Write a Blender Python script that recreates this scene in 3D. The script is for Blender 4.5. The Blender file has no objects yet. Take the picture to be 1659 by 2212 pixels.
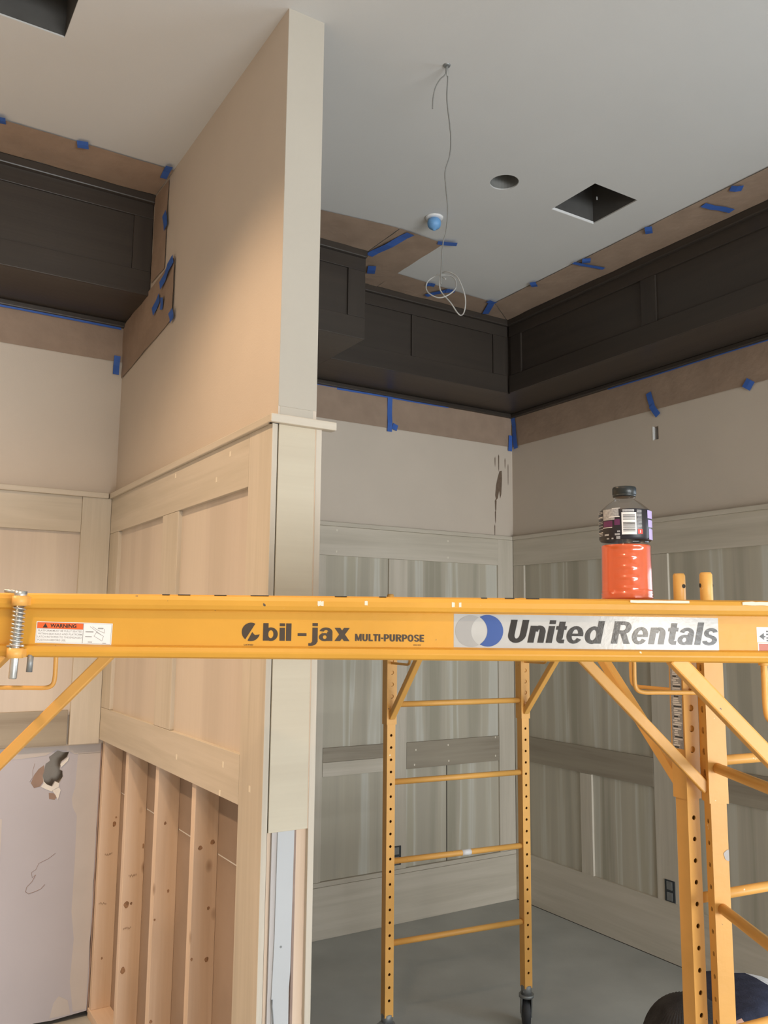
import bpy, bmesh, math, random
from mathutils import Vector, Matrix, noise

random.seed(7)
S = bpy.context.scene
C = S.collection
PI = math.pi
H = 1.77                                   # camera height above the floor

# ------------------------------------------------------------------ camera, world, lights, exposure
cam_d = bpy.data.cameras.new('camera')
cam = bpy.data.objects.new('camera', cam_d); C.objects.link(cam)
YAW, PITCH, ROLL, FPX = 0.557276645, 0.135677978, 0.00941359, 1823.309
fw = Vector((math.sin(YAW)*math.cos(PITCH), math.cos(YAW)*math.cos(PITCH), math.sin(PITCH)))
rt = Vector((math.cos(YAW), -math.sin(YAW), 0))
up = rt.cross(fw)
rr = math.cos(ROLL)*rt + math.sin(ROLL)*up
uu = -math.sin(ROLL)*rt + math.cos(ROLL)*up
M = Matrix((rr, uu, -fw)).transposed().to_4x4(); M.translation = (0, 0, H)
cam.matrix_world = M
cam_d.sensor_fit = 'HORIZONTAL'; cam_d.sensor_width = 36.0
cam_d.lens = 36.0*FPX/1659.0
cam_d.clip_start = 0.02; cam_d.clip_end = 60
S.camera = cam

W = bpy.data.worlds.new('world'); S.world = W; W.use_nodes = True
W.node_tree.nodes['Background'].inputs[0].default_value = (0.62, 0.74, 1.0, 1)
W.node_tree.nodes['Background'].inputs[1].default_value = 0.6

S.view_settings.view_transform = 'Standard'
try: S.view_settings.look = 'None'
except Exception: pass
S.view_settings.gamma = 1.0
S.view_settings.use_curve_mapping = False
S.view_settings.exposure = 0.07

def area(name, loc, target, sx, sy, watts, col, spread=PI):
    d = bpy.data.lights.new(name, 'AREA'); d.shape = 'RECTANGLE'; d.size = sx; d.size_y = sy
    d.energy = watts; d.color = col; d.spread = spread
    o = bpy.data.objects.new(name, d); C.objects.link(o); o.location = loc
    o.rotation_euler = (Vector(target)-Vector(loc)).to_track_quat('-Z', 'Y').to_euler()
    return o
def can_light(name, x, y, watts, col, size=0.14, angle=130, blend=0.6):
    d = bpy.data.lights.new(name, 'SPOT'); d.energy = watts; d.color = col
    d.spot_size = math.radians(angle); d.spot_blend = blend; d.shadow_soft_size = size/2
    o = bpy.data.objects.new(name, d); C.objects.link(o); o.location = (x, y, 3.74)
    return o
WARM = (1.0, 0.69, 0.43)
COOL = (0.80, 0.92, 1.0)
area('window_daylight', (3.86, 0.3, 1.35), (0, 1.2, 0.9), 1.8, 1.5, 36, COOL)
area('rear_soft_fill', (1.6, -5.9, 0.82), (1.4, 3, 1.4), 4.0, 1.45, 372, (0.92, 0.97, 1.0))  # added broad soft source that evens the light; wall_rear is solid there
area('work_lamp', (0.706, -1.171, 1.775), (1.144, 0.985, 1.765), 0.09, 0.10, 2.2, (1.0, 0.88, 0.72))
can_light('can_light_near', 0.0, 2.4, 104, WARM)
can_light('can_light_far', -1.4, 2.5, 235, WARM)
can_light('can_light_rear', -0.4, 0.25, 85, WARM)

# ------------------------------------------------------------------ materials
def N(nt, t, **kw):
    n = nt.nodes.new(t)
    for k, v in kw.items():
        if k == 'op': n.operation = v
        elif k in n.inputs: n.inputs[k].default_value = v
        else: setattr(n, k, v)
    return n
def newmat(name):
    m = bpy.data.materials.new(name); m.use_nodes = True
    nt = m.node_tree
    return m, nt, nt.nodes['Principled BSDF']
def lk(nt, a, b): nt.links.new(a, b)
def coords(nt, scale=(1, 1, 1), loc=(0, 0, 0), rand=0.0):
    tc = N(nt, 'ShaderNodeTexCoord'); mp = N(nt, 'ShaderNodeMapping')
    mp.inputs['Scale'].default_value = scale; mp.inputs['Location'].default_value = loc
    src = tc.outputs['Object']
    if rand:
        oi = N(nt, 'ShaderNodeObjectInfo'); mu = N(nt, 'ShaderNodeMath', op='MULTIPLY'); mu.inputs[1].default_value = rand
        lk(nt, oi.outputs['Random'], mu.inputs[0])
        ad = N(nt, 'ShaderNodeVectorMath', op='ADD'); lk(nt, src, ad.inputs[0]); lk(nt, mu.outputs[0], ad.inputs[1]); src = ad.outputs[0]
    lk(nt, src, mp.inputs['Vector'])
    return mp.outputs[0]
def ramp(nt, fac, stops):
    r = N(nt, 'ShaderNodeValToRGB'); e = r.color_ramp.elements
    e[0].position, e[0].color = stops[0][0], (*stops[0][1], 1)
    e[1].position, e[1].color = stops[-1][0], (*stops[-1][1], 1)
    for p, c in stops[1:-1]:
        x = e.new(p); x.color = (*c, 1)
    lk(nt, fac, r.inputs[0]); return r.outputs[0]
def bump(nt, b, h, dist, strength=1.0):
    n = N(nt, 'ShaderNodeBump'); n.inputs['Distance'].default_value = dist; n.inputs['Strength'].default_value = strength
    lk(nt, h, n.inputs['Height']); lk(nt, n.outputs[0], b.inputs['Normal'])
def plain(name, col, rough=0.6, metal=0.0, var=0.0, vscale=6.0, spec=0.5, bmp=0.0, bscale=120):
    m, nt, b = newmat(name)
    b.inputs['Roughness'].default_value = rough; b.inputs['Metallic'].default_value = metal
    b.inputs['Specular IOR Level'].default_value = spec
    n = N(nt, 'ShaderNodeTexNoise'); n.inputs['Scale'].default_value = vscale; n.inputs['Detail'].default_value = 5
    lk(nt, coords(nt), n.inputs['Vector'])
    lo = tuple(max(0, c*(1-var)) for c in col); hi = tuple(min(1, c*(1+var)) for c in col)
    lk(nt, ramp(nt, n.outputs['Fac'], [(0.3, lo), (0.7, hi)]), b.inputs['Base Color'])
    if bmp:
        n2 = N(nt, 'ShaderNodeTexNoise'); n2.inputs['Scale'].default_value = bscale; n2.inputs['Detail'].default_value = 3
        lk(nt, coords(nt), n2.inputs['Vector']); bump(nt, b, n2.outputs['Fac'], bmp)
    return m
def wood(name, stops, axis, rough=0.55, knots=None, grain=1.0, rand=40.0, spec=0.3):
    """grain runs along axis; every board is shifted by its own random amount"""
    m, nt, b = newmat(name)
    b.inputs['Roughness'].default_value = rough; b.inputs['Specular IOR Level'].default_value = spec
    sc = [9.0*grain]*3; sc['xyz'.index(axis)] = 0.55*grain
    v = coords(nt, tuple(sc), rand=rand)
    n = N(nt, 'ShaderNodeTexNoise'); n.inputs['Scale'].default_value = 1.6; n.inputs['Detail'].default_value = 6; n.inputs['Distortion'].default_value = 0.5
    lk(nt, v, n.inputs['Vector'])
    sc2 = [70.0]*3; sc2['xyz'.index(axis)] = 2.0
    n2 = N(nt, 'ShaderNodeTexNoise'); n2.inputs['Scale'].default_value = 1.4; n2.inputs['Detail'].default_value = 3
    lk(nt, coords(nt, tuple(sc2), rand=rand), n2.inputs['Vector'])
    mx = N(nt, 'ShaderNodeMath', op='MULTIPLY_ADD'); mx.inputs[1].default_value = 0.22; lk(nt, n2.outputs['Fac'], mx.inputs[0])
    sb = N(nt, 'ShaderNodeMath', op='SUBTRACT'); sb.inputs[1].default_value = 0.11; lk(nt, n.outputs['Fac'], sb.inputs[0]); lk(nt, sb.outputs[0], mx.inputs[2])
    col = ramp(nt, mx.outputs[0], stops)
    if knots:
        vo = N(nt, 'ShaderNodeTexVoronoi'); vo.inputs['Scale'].default_value = knots[0]
        ks = [1.0]*3; ks['xyz'.index(axis)] = 0.55
        lk(nt, coords(nt, tuple(ks), rand=13.7), vo.inputs['Vector'])
        kr = ramp(nt, vo.outputs['Distance'], [(0.03, (1, 1, 1)), (knots[1], (0, 0, 0))])
        mc = N(nt, 'ShaderNodeMix', data_type='RGBA'); lk(nt, kr, mc.inputs[0]); lk(nt, col, mc.inputs[6]); mc.inputs[7].default_value = (*knots[2], 1)
        col = mc.outputs[2]
    lk(nt, col, b.inputs['Base Color'])
    bump(nt, b, n2.outputs['Fac'], 0.0006, 0.6)
    return m
def strips(name, axis, cols, width, rough=0.55):
    """glued-up poplar panel: upright strips of differing colour"""
    m, nt, b = newmat(name); b.inputs['Roughness'].default_value = rough; b.inputs['Specular IOR Level'].default_value = 0.3
    v = coords(nt, (1, 1, 1), rand=31.0)
    sx = N(nt, 'ShaderNodeSeparateXYZ'); lk(nt, v, sx.inputs[0])
    nz = N(nt, 'ShaderNodeTexNoise'); nz.inputs['Scale'].default_value = 1.0; nz.inputs['Detail'].default_value = 3
    sc = [16.0]*3; sc[2] = 0.7
    lk(nt, coords(nt, tuple(sc), rand=31.0), nz.inputs['Vector'])
    ma = N(nt, 'ShaderNodeMath', op='MULTIPLY_ADD'); ma.inputs[1].default_value = 0.16; lk(nt, nz.outputs['Fac'], ma.inputs[0]); lk(nt, sx.outputs['XYZ'.index(axis)], ma.inputs[2])
    dv = N(nt, 'ShaderNodeMath', op='DIVIDE'); dv.inputs[1].default_value = width; lk(nt, ma.outputs[0], dv.inputs[0])
    n1 = N(nt, 'ShaderNodeTexNoise', noise_dimensions='1D'); n1.inputs['Scale'].default_value = 1.0; n1.inputs['Detail'].default_value = 1.5; n1.inputs['Roughness'].default_value = 0.5
    lk(nt, dv.outputs[0], n1.inputs['W'])
    col = ramp(nt, n1.outputs['Fac'], cols)
    fg = N(nt, 'ShaderNodeTexNoise'); fg.inputs['Scale'].default_value = 1.4; fg.inputs['Detail'].default_value = 3
    lk(nt, coords(nt, (80, 80, 2), rand=9.0), fg.inputs['Vector'])
    mc = N(nt, 'ShaderNodeMix', data_type='RGBA', blend_type='MULTIPLY'); mc.inputs[0].default_value = 0.12
    lk(nt, col, mc.inputs[6]); lk(nt, ramp(nt, fg.outputs['Fac'], [(0.3, (0.75, 0.75, 0.72)), (0.7, (1, 1, 1))]), mc.inputs[7])
    lk(nt, mc.outputs[2], b.inputs['Base Color'])
    return m
def painted_metal(name, col, chip=(0.10, 0.08, 0.06), pale=(0.95, 0.86, 0.66), amt=0.77, rough=0.42):
    m, nt, b = newmat(name); b.inputs['Roughness'].default_value = rough; b.inputs['Specular IOR Level'].default_value = 0.45
    n = N(nt, 'ShaderNodeTexNoise'); n.inputs['Scale'].default_value = 5; n.inputs['Detail'].default_value = 4; lk(nt, coords(nt, rand=5.0), n.inputs['Vector'])
    base = ramp(nt, n.outputs['Fac'], [(0.3, tuple(c*0.92 for c in col)), (0.7, tuple(min(1, c*1.06) for c in col))])
    n1 = N(nt, 'ShaderNodeTexNoise'); n1.inputs['Scale'].default_value = 52; n1.inputs['Detail'].default_value = 2; lk(nt, coords(nt, rand=9.0), n1.inputs['Vector'])
    mk = ramp(nt, n1.outputs['Fac'], [(amt, (0, 0, 0)), (amt+0.02, (1, 1, 1))])
    m1 = N(nt, 'ShaderNodeMix', data_type='RGBA'); lk(nt, mk, m1.inputs[0]); lk(nt, base, m1.inputs[6]); m1.inputs[7].default_value = (*chip, 1)
    n3 = N(nt, 'ShaderNodeTexNoise'); n3.inputs['Scale'].default_value = 44; n3.inputs['Detail'].default_value = 2; lk(nt, coords(nt, loc=(3, 7, 1), rand=4.0), n3.inputs['Vector'])
    mk2 = ramp(nt, n3.outputs['Fac'], [(amt, (0, 0, 0)), (amt+0.03, (1, 1, 1))])
    m2 = N(nt, 'ShaderNodeMix', data_type='RGBA'); lk(nt, mk2, m2.inputs[0]); lk(nt, m1.outputs[2], m2.inputs[6]); m2.inputs[7].default_value = (*pale, 1)
    lk(nt, m2.outputs[2], b.inputs['Base Color'])
    n4 = N(nt, 'ShaderNodeTexNoise'); n4.inputs['Scale'].default_value = 60; lk(nt, coords(nt), n4.inputs['Vector']); bump(nt, b, n4.outputs['Fac'], 0.0004)
    return m
def cloth(name, col, rough=0.9, scale=180):
    return plain(name, col, rough, var=0.25, vscale=30, spec=0.15, bmp=0.002, bscale=scale)

MT = {}
MT['wall'] = plain('greige_wall_paint', (0.62, 0.54, 0.455), 0.75, var=0.025, vscale=3, bmp=0.0004, bscale=160, spec=0.25)
MT['ceiling'] = plain('ceiling_paint', (0.60, 0.60, 0.59), 0.9, var=0.02, vscale=2, bmp=0.0003, bscale=140, spec=0.1)
MT['endpaint'] = plain('drywall_end_paint', (0.50, 0.46, 0.395), 0.8, var=0.02, vscale=3, bmp=0.0004, bscale=150, spec=0.2)
POP = [(0.2, (0.49, 0.44, 0.36)), (0.45, (0.575, 0.52, 0.43)), (0.62, (0.63, 0.57, 0.48)), (0.85, (0.55, 0.495, 0.41))]
MT['pop_x'] = wood('poplar_along_x', POP, 'x'); MT['pop_y'] = wood('poplar_along_y', POP, 'y'); MT['pop_z'] = wood('poplar_along_z', POP, 'z')
DPOP = [(0.25, (0.24, 0.20, 0.15)), (0.5, (0.34, 0.295, 0.23)), (0.8, (0.40, 0.35, 0.27))]
MT['dpop_x'] = wood('dark_heart_poplar_along_x', DPOP, 'x'); MT['dpop_y'] = wood('dark_heart_poplar_along_y', DPOP, 'y')
PSTR = [(0.28, (0.40, 0.37, 0.29)), (0.42, (0.48, 0.44, 0.36)), (0.52, (0.53, 0.485, 0.39)), (0.60, (0.63, 0.61, 0.54)), (0.75, (0.50, 0.46, 0.36))]
MT['panel_x'] = strips('poplar_panel_facing_front', 'X', PSTR, 0.16); MT['panel_y'] = strips('poplar_panel_facing_side', 'Y', PSTR, 0.16)
WPAN = [(0.3, (0.58, 0.51, 0.435)), (0.5, (0.63, 0.555, 0.48)), (0.7, (0.67, 0.595, 0.51))]
MT['wpanel_x'] = strips('pale_panel_facing_front', 'X', WPAN, 0.22); MT['wpanel_y'] = strips('pale_panel_facing_side', 'Y', WPAN, 0.25)
MT['ply'] = wood('pale_plywood', [(0.3, (0.56, 0.50, 0.39)), (0.7, (0.62, 0.565, 0.445))], 'x', grain=0.5)
PINE = [(0.25, (0.66, 0.50, 0.37)), (0.5, (0.75, 0.59, 0.455)), (0.75, (0.80, 0.65, 0.52))]
MT['pine'] = wood('pine_stud', PINE, 'z', knots=(10.0, 0.17, (0.26, 0.14, 0.075)))
MT['knot'] = plain('pine_knot', (0.34, 0.20, 0.115), 0.7, var=0.35, vscale=90); MT['stamp'] = plain('faded_stamp_ink', (0.36, 0.25, 0.165), 0.8, var=0.1)
MT['pine_y'] = wood('pine_plate', PINE, 'y')
MT['sheath'] = plain('brown_drywall_back', (0.36, 0.27, 0.21), 0.85, var=0.08, vscale=4)
DK = [(0.2, (0.040, 0.032, 0.027)), (0.5, (0.048, 0.039, 0.032)), (0.85, (0.058, 0.046, 0.037))]
MT['dk_x'] = wood('dark_stain_along_x', DK, 'x', rough=0.38, spec=0.4); MT['dk_y'] = wood('dark_stain_along_y', DK, 'y', rough=0.38, spec=0.4); MT['dk_z'] = wood('dark_stain_along_z', DK, 'z', rough=0.38, spec=0.4)
MT['paper'] = plain('brown_masking_paper', (0.35, 0.255, 0.19), 0.8, var=0.08, vscale=9, bmp=0.002, bscale=30, spec=0.25)
MT['tape'] = plain('blue_painters_tape', (0.045, 0.13, 0.46), 0.6, var=0.08, vscale=20)
MT['primer'] = plain('daylight_tinted_drywall', (0.49, 0.485, 0.54), 0.85, var=0.03, vscale=2.5, spec=0.2)  # the lilac cast of daylight is put into the paper's colour
MT['mud'] = plain('joint_compound', (0.56, 0.53, 0.52), 0.85, var=0.03, vscale=7, spec=0.2)
MT['gyp'] = plain('torn_gypsum', (0.80, 0.79, 0.76), 0.95, var=0.05, vscale=30, bmp=0.002, bscale=90)
MT['torn'] = plain('torn_brown_paper', (0.32, 0.23, 0.19), 0.9, var=0.1, vscale=20)
MT['white'] = plain('white_drywall', (0.55, 0.57, 0.59), 0.8, var=0.02, vscale=4, spec=0.2)
MT['cavity'] = plain('wall_cavity', (0.10, 0.10, 0.11), 0.95, var=0.1)
MT['duct'] = plain('duct_interior', (0.085, 0.082, 0.078), 0.7, var=0.15, vscale=9)
MT['can'] = plain('can_interior', (0.20, 0.20, 0.19), 0.6, var=0.2, vscale=14)
MT['floor'] = plain('bare_concrete', (0.47, 0.48, 0.46), 0.75, var=0.13, vscale=2.2, bmp=0.0008, bscale=60, spec=0.3)
MT['yellow'] = painted_metal('hazed_yellow_enamel', (0.80, 0.42, 0.105))  # paler than the rail's enamel: bluish light haze is mixed into the colour
MT['yellowb'] = painted_metal('yellow_enamel_rail', (0.67, 0.338, 0.044), amt=0.76)
MT['zinc'] = plain('zinc_plating', (0.62, 0.63, 0.62), 0.32, metal=0.85, var=0.15, vscale=60)
MT['rubber'] = plain('black_rubber', (0.045, 0.046, 0.05), 0.65, var=0.1)
MT['castm'] = plain('caster_steel', (0.26, 0.27, 0.27), 0.5, metal=0.5, var=0.15, vscale=30)
MT['ink'] = plain('black_ink', (0.035, 0.032, 0.03), 0.2, var=0.05, spec=0.5, bmp=0.00012, bscale=140)
MT['brownink'] = plain('dark_brown_ink', (0.06, 0.042, 0.028), 0.5, var=0.05)
MT['silver'] = plain('silver_sticker', (0.50, 0.50, 0.49), 0.2, var=0.04, vscale=30, spec=0.7, bmp=0.00012, bscale=140)
MT['sgrey'] = plain('sticker_grey', (0.36, 0.355, 0.35), 0.35, var=0.03)
MT['sblue'] = plain('sticker_blue', (0.035, 0.085, 0.30), 0.35, var=0.05)
MT['swhite'] = plain('sticker_white', (0.82, 0.82, 0.82), 0.4, var=0.02)
MT['sorange'] = plain('sticker_orange', (0.80, 0.14, 0.035), 0.45, var=0.05)
MT['sred'] = plain('sticker_red', (0.52, 0.16, 0.11), 0.45, var=0.05)
MT['cable'] = plain('grey_cable_sheath', (0.20, 0.20, 0.19), 0.55, var=0.05)
MT['cablew'] = plain('white_cable_sheath', (0.34, 0.34, 0.33), 0.55, var=0.05)
MT['bluecap'] = plain('blue_plastic_cap', (0.16, 0.36, 0.66), 0.45, var=0.08, vscale=40)
MT['box'] = plain('dark_outlet_box', (0.035, 0.042, 0.048), 0.5, var=0.15, vscale=60)
MT['stain'] = plain('brown_stain_run', (0.16, 0.11, 0.075), 0.6, var=0.2, vscale=40)
MT['filler'] = plain('nail_filler', (0.78, 0.72, 0.60), 0.8)
MT['dark'] = plain('shadow_gap', (0.05, 0.04, 0.03), 0.9)
MT['capk'] = plain('bottle_cap_black', (0.016, 0.02, 0.02), 0.35, var=0.1)
MT['labelk'] = plain('bottle_label_black', (0.016, 0.014, 0.02), 0.32, var=0.1, vscale=40)
MT['lwhite'] = plain('bottle_label_white', (0.80, 0.78, 0.76), 0.35)
MT['lgrey'] = plain('bottle_label_grey', (0.36, 0.36, 0.37), 0.4, var=0.25, vscale=300)
MT['lpurple'] = plain('bottle_label_purple', (0.12, 0.025, 0.09), 0.35)
MT['llav'] = plain('bottle_label_lavender', (0.48, 0.37, 0.66), 0.35)
MT['lred'] = plain('bottle_label_red', (0.70, 0.07, 0.05), 0.35)
MT['navy'] = cloth('navy_fleece', (0.030, 0.034, 0.058))
MT['knit'] = cloth('charcoal_knit', (0.036, 0.035, 0.036), scale=260)
MT['jeans'] = cloth('light_blue_denim', (0.16, 0.25, 0.33))
MT['skin'] = plain('skin', (0.48, 0.27, 0.19), 0.5, var=0.06, vscale=20)
MT['rag'] = cloth('white_cotton', (0.62, 0.64, 0.66))
MT['boot'] = plain('boot_leather', (0.14, 0.08, 0.045), 0.6, var=0.15)
def liquid():
    m, nt, b = newmat('orange_drink')
    b.inputs['Base Color'].default_value = (0.80, 0.135, 0.032, 1); b.inputs['Roughness'].default_value = 0.25
    b.inputs['Subsurface Weight'].default_value = 0.25; b.inputs['Subsurface Radius'].default_value = (0.02, 0.006, 0.003)
    b.inputs['Coat Weight'].default_value = 0.6; b.inputs['Coat Roughness'].default_value = 0.05
    return m
MT['liquid'] = liquid()
def clear():
    m, nt, b = newmat('clear_plastic'); nt.nodes.remove(b)
    out = nt.nodes['Material Output']
    t = N(nt, 'ShaderNodeBsdfTransparent'); t.inputs[0].default_value = (0.93, 0.94, 0.95, 1)
    g = N(nt, 'ShaderNodeBsdfGlossy'); g.inputs['Roughness'].default_value = 0.06
    lw = N(nt, 'ShaderNodeLayerWeight'); pw = N(nt, 'ShaderNodeMath', op='POWER'); pw.inputs[1].default_value = 4.0; lk(nt, lw.outputs['Facing'], pw.inputs[0])
    f = N(nt, 'ShaderNodeMath', op='MULTIPLY_ADD'); f.inputs[1].default_value = 0.5; f.inputs[2].default_value = 0.04; lk(nt, pw.outputs[0], f.inputs[0])
    mx = N(nt, 'ShaderNodeMixShader'); lk(nt, f.outputs[0], mx.inputs[0]); lk(nt, t.outputs[0], mx.inputs[1]); lk(nt, g.outputs[0], mx.inputs[2])
    lk(nt, mx.outputs[0], out.inputs[0]); return m
MT['clear'] = clear()

# ------------------------------------------------------------------ builders
class MB:
    """collects shapes, then links them as ONE mesh object"""
    def __init__(s): s.bm = bmesh.new(); s.mats = []
    def mi(s, m):
        if m is None: return 0
        if m not in s.mats: s.mats.append(m)
        return s.mats.index(m)
    def _hex(s, P, m=None, bev=0.0):
        v = [s.bm.verts.new(p) for p in P]; i = s.mi(m); fs = []
        for q in ((0, 3, 2, 1), (4, 5, 6, 7), (0, 1, 5, 4), (1, 2, 6, 5), (2, 3, 7, 6), (3, 0, 4, 7)):
            f = s.bm.faces.new([v[k] for k in q]); f.material_index = i; fs.append(f)
        if bev > 0:
            es = list({e for f in fs for e in f.edges})
            r = bmesh.ops.bevel(s.bm, geom=es, offset=bev, segments=2, profile=0.5, affect='EDGES')
            for f in r['faces']: f.material_index = i
        return s
    def box(s, x0, x1, y0, y1, z0, z1, m=None, bev=0.0):
        return s._hex([(x0, y0, z0), (x1, y0, z0), (x1, y1, z0), (x0, y1, z0), (x0, y0, z1), (x1, y0, z1), (x1, y1, z1), (x0, y1, z1)], m, bev)
    def bar(s, p0, p1, w, h, side=(0, 1, 0), m=None, bev=0.0):
        p0, p1 = Vector(p0), Vector(p1); d = (p1-p0).normalized(); a = Vector(side); a = (a-d*a.dot(d)).normalized(); c = d.cross(a)
        a, c = a*w/2, c*h/2
        return s._hex([p0-a-c, p0+a-c, p0+a+c, p0-a+c, p1-a-c, p1+a-c, p1+a+c, p1-a+c], m, bev)
    def tube(s, pts, r, n=10, m=None, closed=False, caps=True):
        pts = [Vector(p) for p in pts]; k = len(pts); i = s.mi(m); rings = []
        rs = r if isinstance(r, (list, tuple)) else [r]*k
        nrm = None
        for j, p in enumerate(pts):
            if closed: t = pts[(j+1) % k]-pts[j-1]
            else: t = pts[min(j+1, k-1)]-pts[max(j-1, 0)]
            t.normalize()
            if nrm is None:
                nrm = t.orthogonal().normalized()
            else:
                nrm = (nrm-t*nrm.dot(t)).normalized()
            b = t.cross(nrm)
            rings.append([s.bm.verts.new(p+(nrm*math.cos(a)+b*math.sin(a))*rs[j]) for a in [2*PI*q/n for q in range(n)]])
        for j in range(k if closed else k-1):
            A, B = rings[j], rings[(j+1) % k]
            for q in range(n):
                f = s.bm.faces.new((A[q], A[(q+1) % n], B[(q+1) % n], B[q])); f.material_index = i; f.smooth = True
        if caps and not closed:
            f = s.bm.faces.new(list(reversed(rings[0]))); f.material_index = i
            f = s.bm.faces.new(rings[-1]); f.material_index = i
        return s
    def lathe(s, prof, n=32, c=(0, 0, 0), m=None, rf=None, smooth=True, caps=True):
        c = Vector(c); i = s.mi(m); rings = []
        for r, z in prof:
            rings.append([s.bm.verts.new(c+Vector(((rf(r, a, z) if rf else r)*math.cos(a), (rf(r, a, z) if rf else r)*math.sin(a), z))) for a in [2*PI*q/n for q in range(n)]])
        for A, B in zip(rings, rings[1:]):
            for q in range(n):
                f = s.bm.faces.new((A[q], A[(q+1) % n], B[(q+1) % n], B[q])); f.material_index = i; f.smooth = smooth
        if caps:
            f = s.bm.faces.new(list(reversed(rings[0]))); f.material_index = i
            f = s.bm.faces.new(rings[-1]); f.material_index = i
        return s
    def poly(s, pts, m=None):
        f = s.bm.faces.new([s.bm.verts.new(p) for p in pts]); f.material_index = s.mi(m); return s
    def grid(s, P, nu, nv, m=None, smooth=True):
        i = s.mi(m); V = [[s.bm.verts.new(P(u/nu, v/nv)) for v in range(nv+1)] for u in range(nu+1)]
        for u in range(nu):
            for v in range(nv):
                f = s.bm.faces.new((V[u][v], V[u+1][v], V[u+1][v+1], V[u][v+1])); f.material_index = i; f.smooth = smooth
        return s
    def sheet(s, a, b, d, nu, nv, amp, seed, m=None, lift=None, c=None):
        """crumpled sheet: corner a, edges to b and d"""
        a, b, d = Vector(a), Vector(b), Vector(d); n = (b-a).cross(d-a).normalized(); c = b+d-a if c is None else Vector(c)
        if lift is not None and n.dot(Vector(lift)) < 0: n = -n
        def P(u, v):
            p = (a*(1-u)+b*u)*(1-v)+(d*(1-u)+c*u)*v
            w = noise.noise(Vector((p.x*5+seed, p.y*5-p.x*2.2, p.z*9+seed)))*0.6+noise.noise(Vector((p.x*16+seed, p.y*16+p.z*4, p.z*18)))*0.4
            return p+n*(amp*(0.9+w))
        return s.grid(P, nu, nv, m)
    def addmesh(s, me, mat4, m=None):
        i = s.mi(m); vs = [s.bm.verts.new(mat4 @ v.co) for v in me.vertices]
        for p in me.polygons:
            try:
                f = s.bm.faces.new([vs[k] for k in p.vertices]); f.material_index = i
            except ValueError: pass
        return s
    def build(s, name, mat=None, parent=None, off=None):
        bm = s.bm
        if off is not None: bmesh.ops.translate(bm, verts=bm.verts, vec=-Vector(off))
        bmesh.ops.recalc_face_normals(bm, faces=bm.faces)
        me = bpy.data.meshes.new(name); bm.to_mesh(me); bm.free()
        for m in (s.mats or [mat]): me.materials.append(m)
        o = bpy.data.objects.new(name, me); C.objects.link(o)
        if parent: o.parent = parent
        return o

def thing(name, label, cat, loc=(0, 0, 0), rz=0.0, group=None):
    o = bpy.data.objects.new(name, None); C.objects.link(o); o.location = loc; o.rotation_euler = (0, 0, rz); o.empty_display_size = 0.1
    o['label'] = label; o['category'] = cat
    if group: o['group'] = group
    return o
def tag(o, label, cat, group=None):
    o['label'] = label; o['category'] = cat
    if group: o['group'] = group
    return o
def struct(name, mb, mat=None, parent=None):
    o = mb.build(name, mat, parent)
    if not parent: o['kind'] = 'structure'
    return o
def temp_mesh(cu):
    o = bpy.data.objects.new('tmp', cu); C.objects.link(o)
    dg = bpy.context.evaluated_depsgraph_get(); dg.update()
    me = bpy.data.meshes.new_from_object(o.evaluated_get(dg))
    bpy.data.objects.remove(o); return me
def flat(outer, holes=(), thick=0.01):
    """flat slab with holes in the XY plane, as a mesh"""
    cu = bpy.data.curves.new('flat', 'CURVE'); cu.dimensions = '2D'; cu.fill_mode = 'BOTH'; cu.extrude = thick/2
    for ring in (outer, *holes):
        sp = cu.splines.new('POLY'); sp.points.add(len(ring)-1); sp.use_cyclic_u = True
        for q, p in zip(sp.points, ring): q.co = (p[0], p[1], 0, 1)
    return temp_mesh(cu)
_txt = {}
def text_mesh(t, bold=0.02, shear=0.0, space=1.0):
    k = (t, bold, shear, space)
    if k not in _txt:
        cu = bpy.data.curves.new('text', 'FONT'); cu.body = t; cu.offset = bold; cu.shear = shear; cu.space_character = space; cu.resolution_u = 3
        _txt[k] = temp_mesh(cu)
    return _txt[k]
def put_text(mb, t, x0, x1, z0, z1, y, m, bold=0.02, shear=0.0, rot=0.0, space=1.0):
    """text filling the rectangle x0..x1, z0..z1 of the plane y, facing -y"""
    me = text_mesh(t, bold, shear, space)
    xs = [v.co.x for v in me.vertices]; ys = [v.co.y for v in me.vertices]
    sx = (x1-x0)/(max(xs)-min(xs)); sy = (z1-z0)/(max(ys)-min(ys))
    cx, cz = (x0+x1)/2, (z0+z1)/2
    A = Matrix.Translation((cx, y, cz)) @ Matrix.Rotation(rot, 4, 'Y') @ Matrix.Translation((-cx, 0, -cz))
    B = Matrix(((sx, 0, 0, x0-min(xs)*sx), (0, 0, 0, 0), (0, sy, 0, z0-min(ys)*sy), (0, 0, 0, 1)))
    mb.addmesh(me, A @ B, m)

# ------------------------------------------------------------------ the setting
Xp, T, Ye, Lb, Rb, Rx = 1.054, 0.131, 2.309, 4.199, 4.528, 3.893
Xq = Xp+T
ZC = 2.006+H
CR0, CR1 = 0.609+H, 0.635+H                # chair rail
TR0 = 0.437+H                              # underside of the top rail of the wainscot
XL, YB = -3.2, -6.0                        # walls behind the camera

struct('floor', MB().box(XL-0.1, Rx+0.1, YB-0.1, Rb+0.1, -0.1, 0), MT['floor'])

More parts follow.
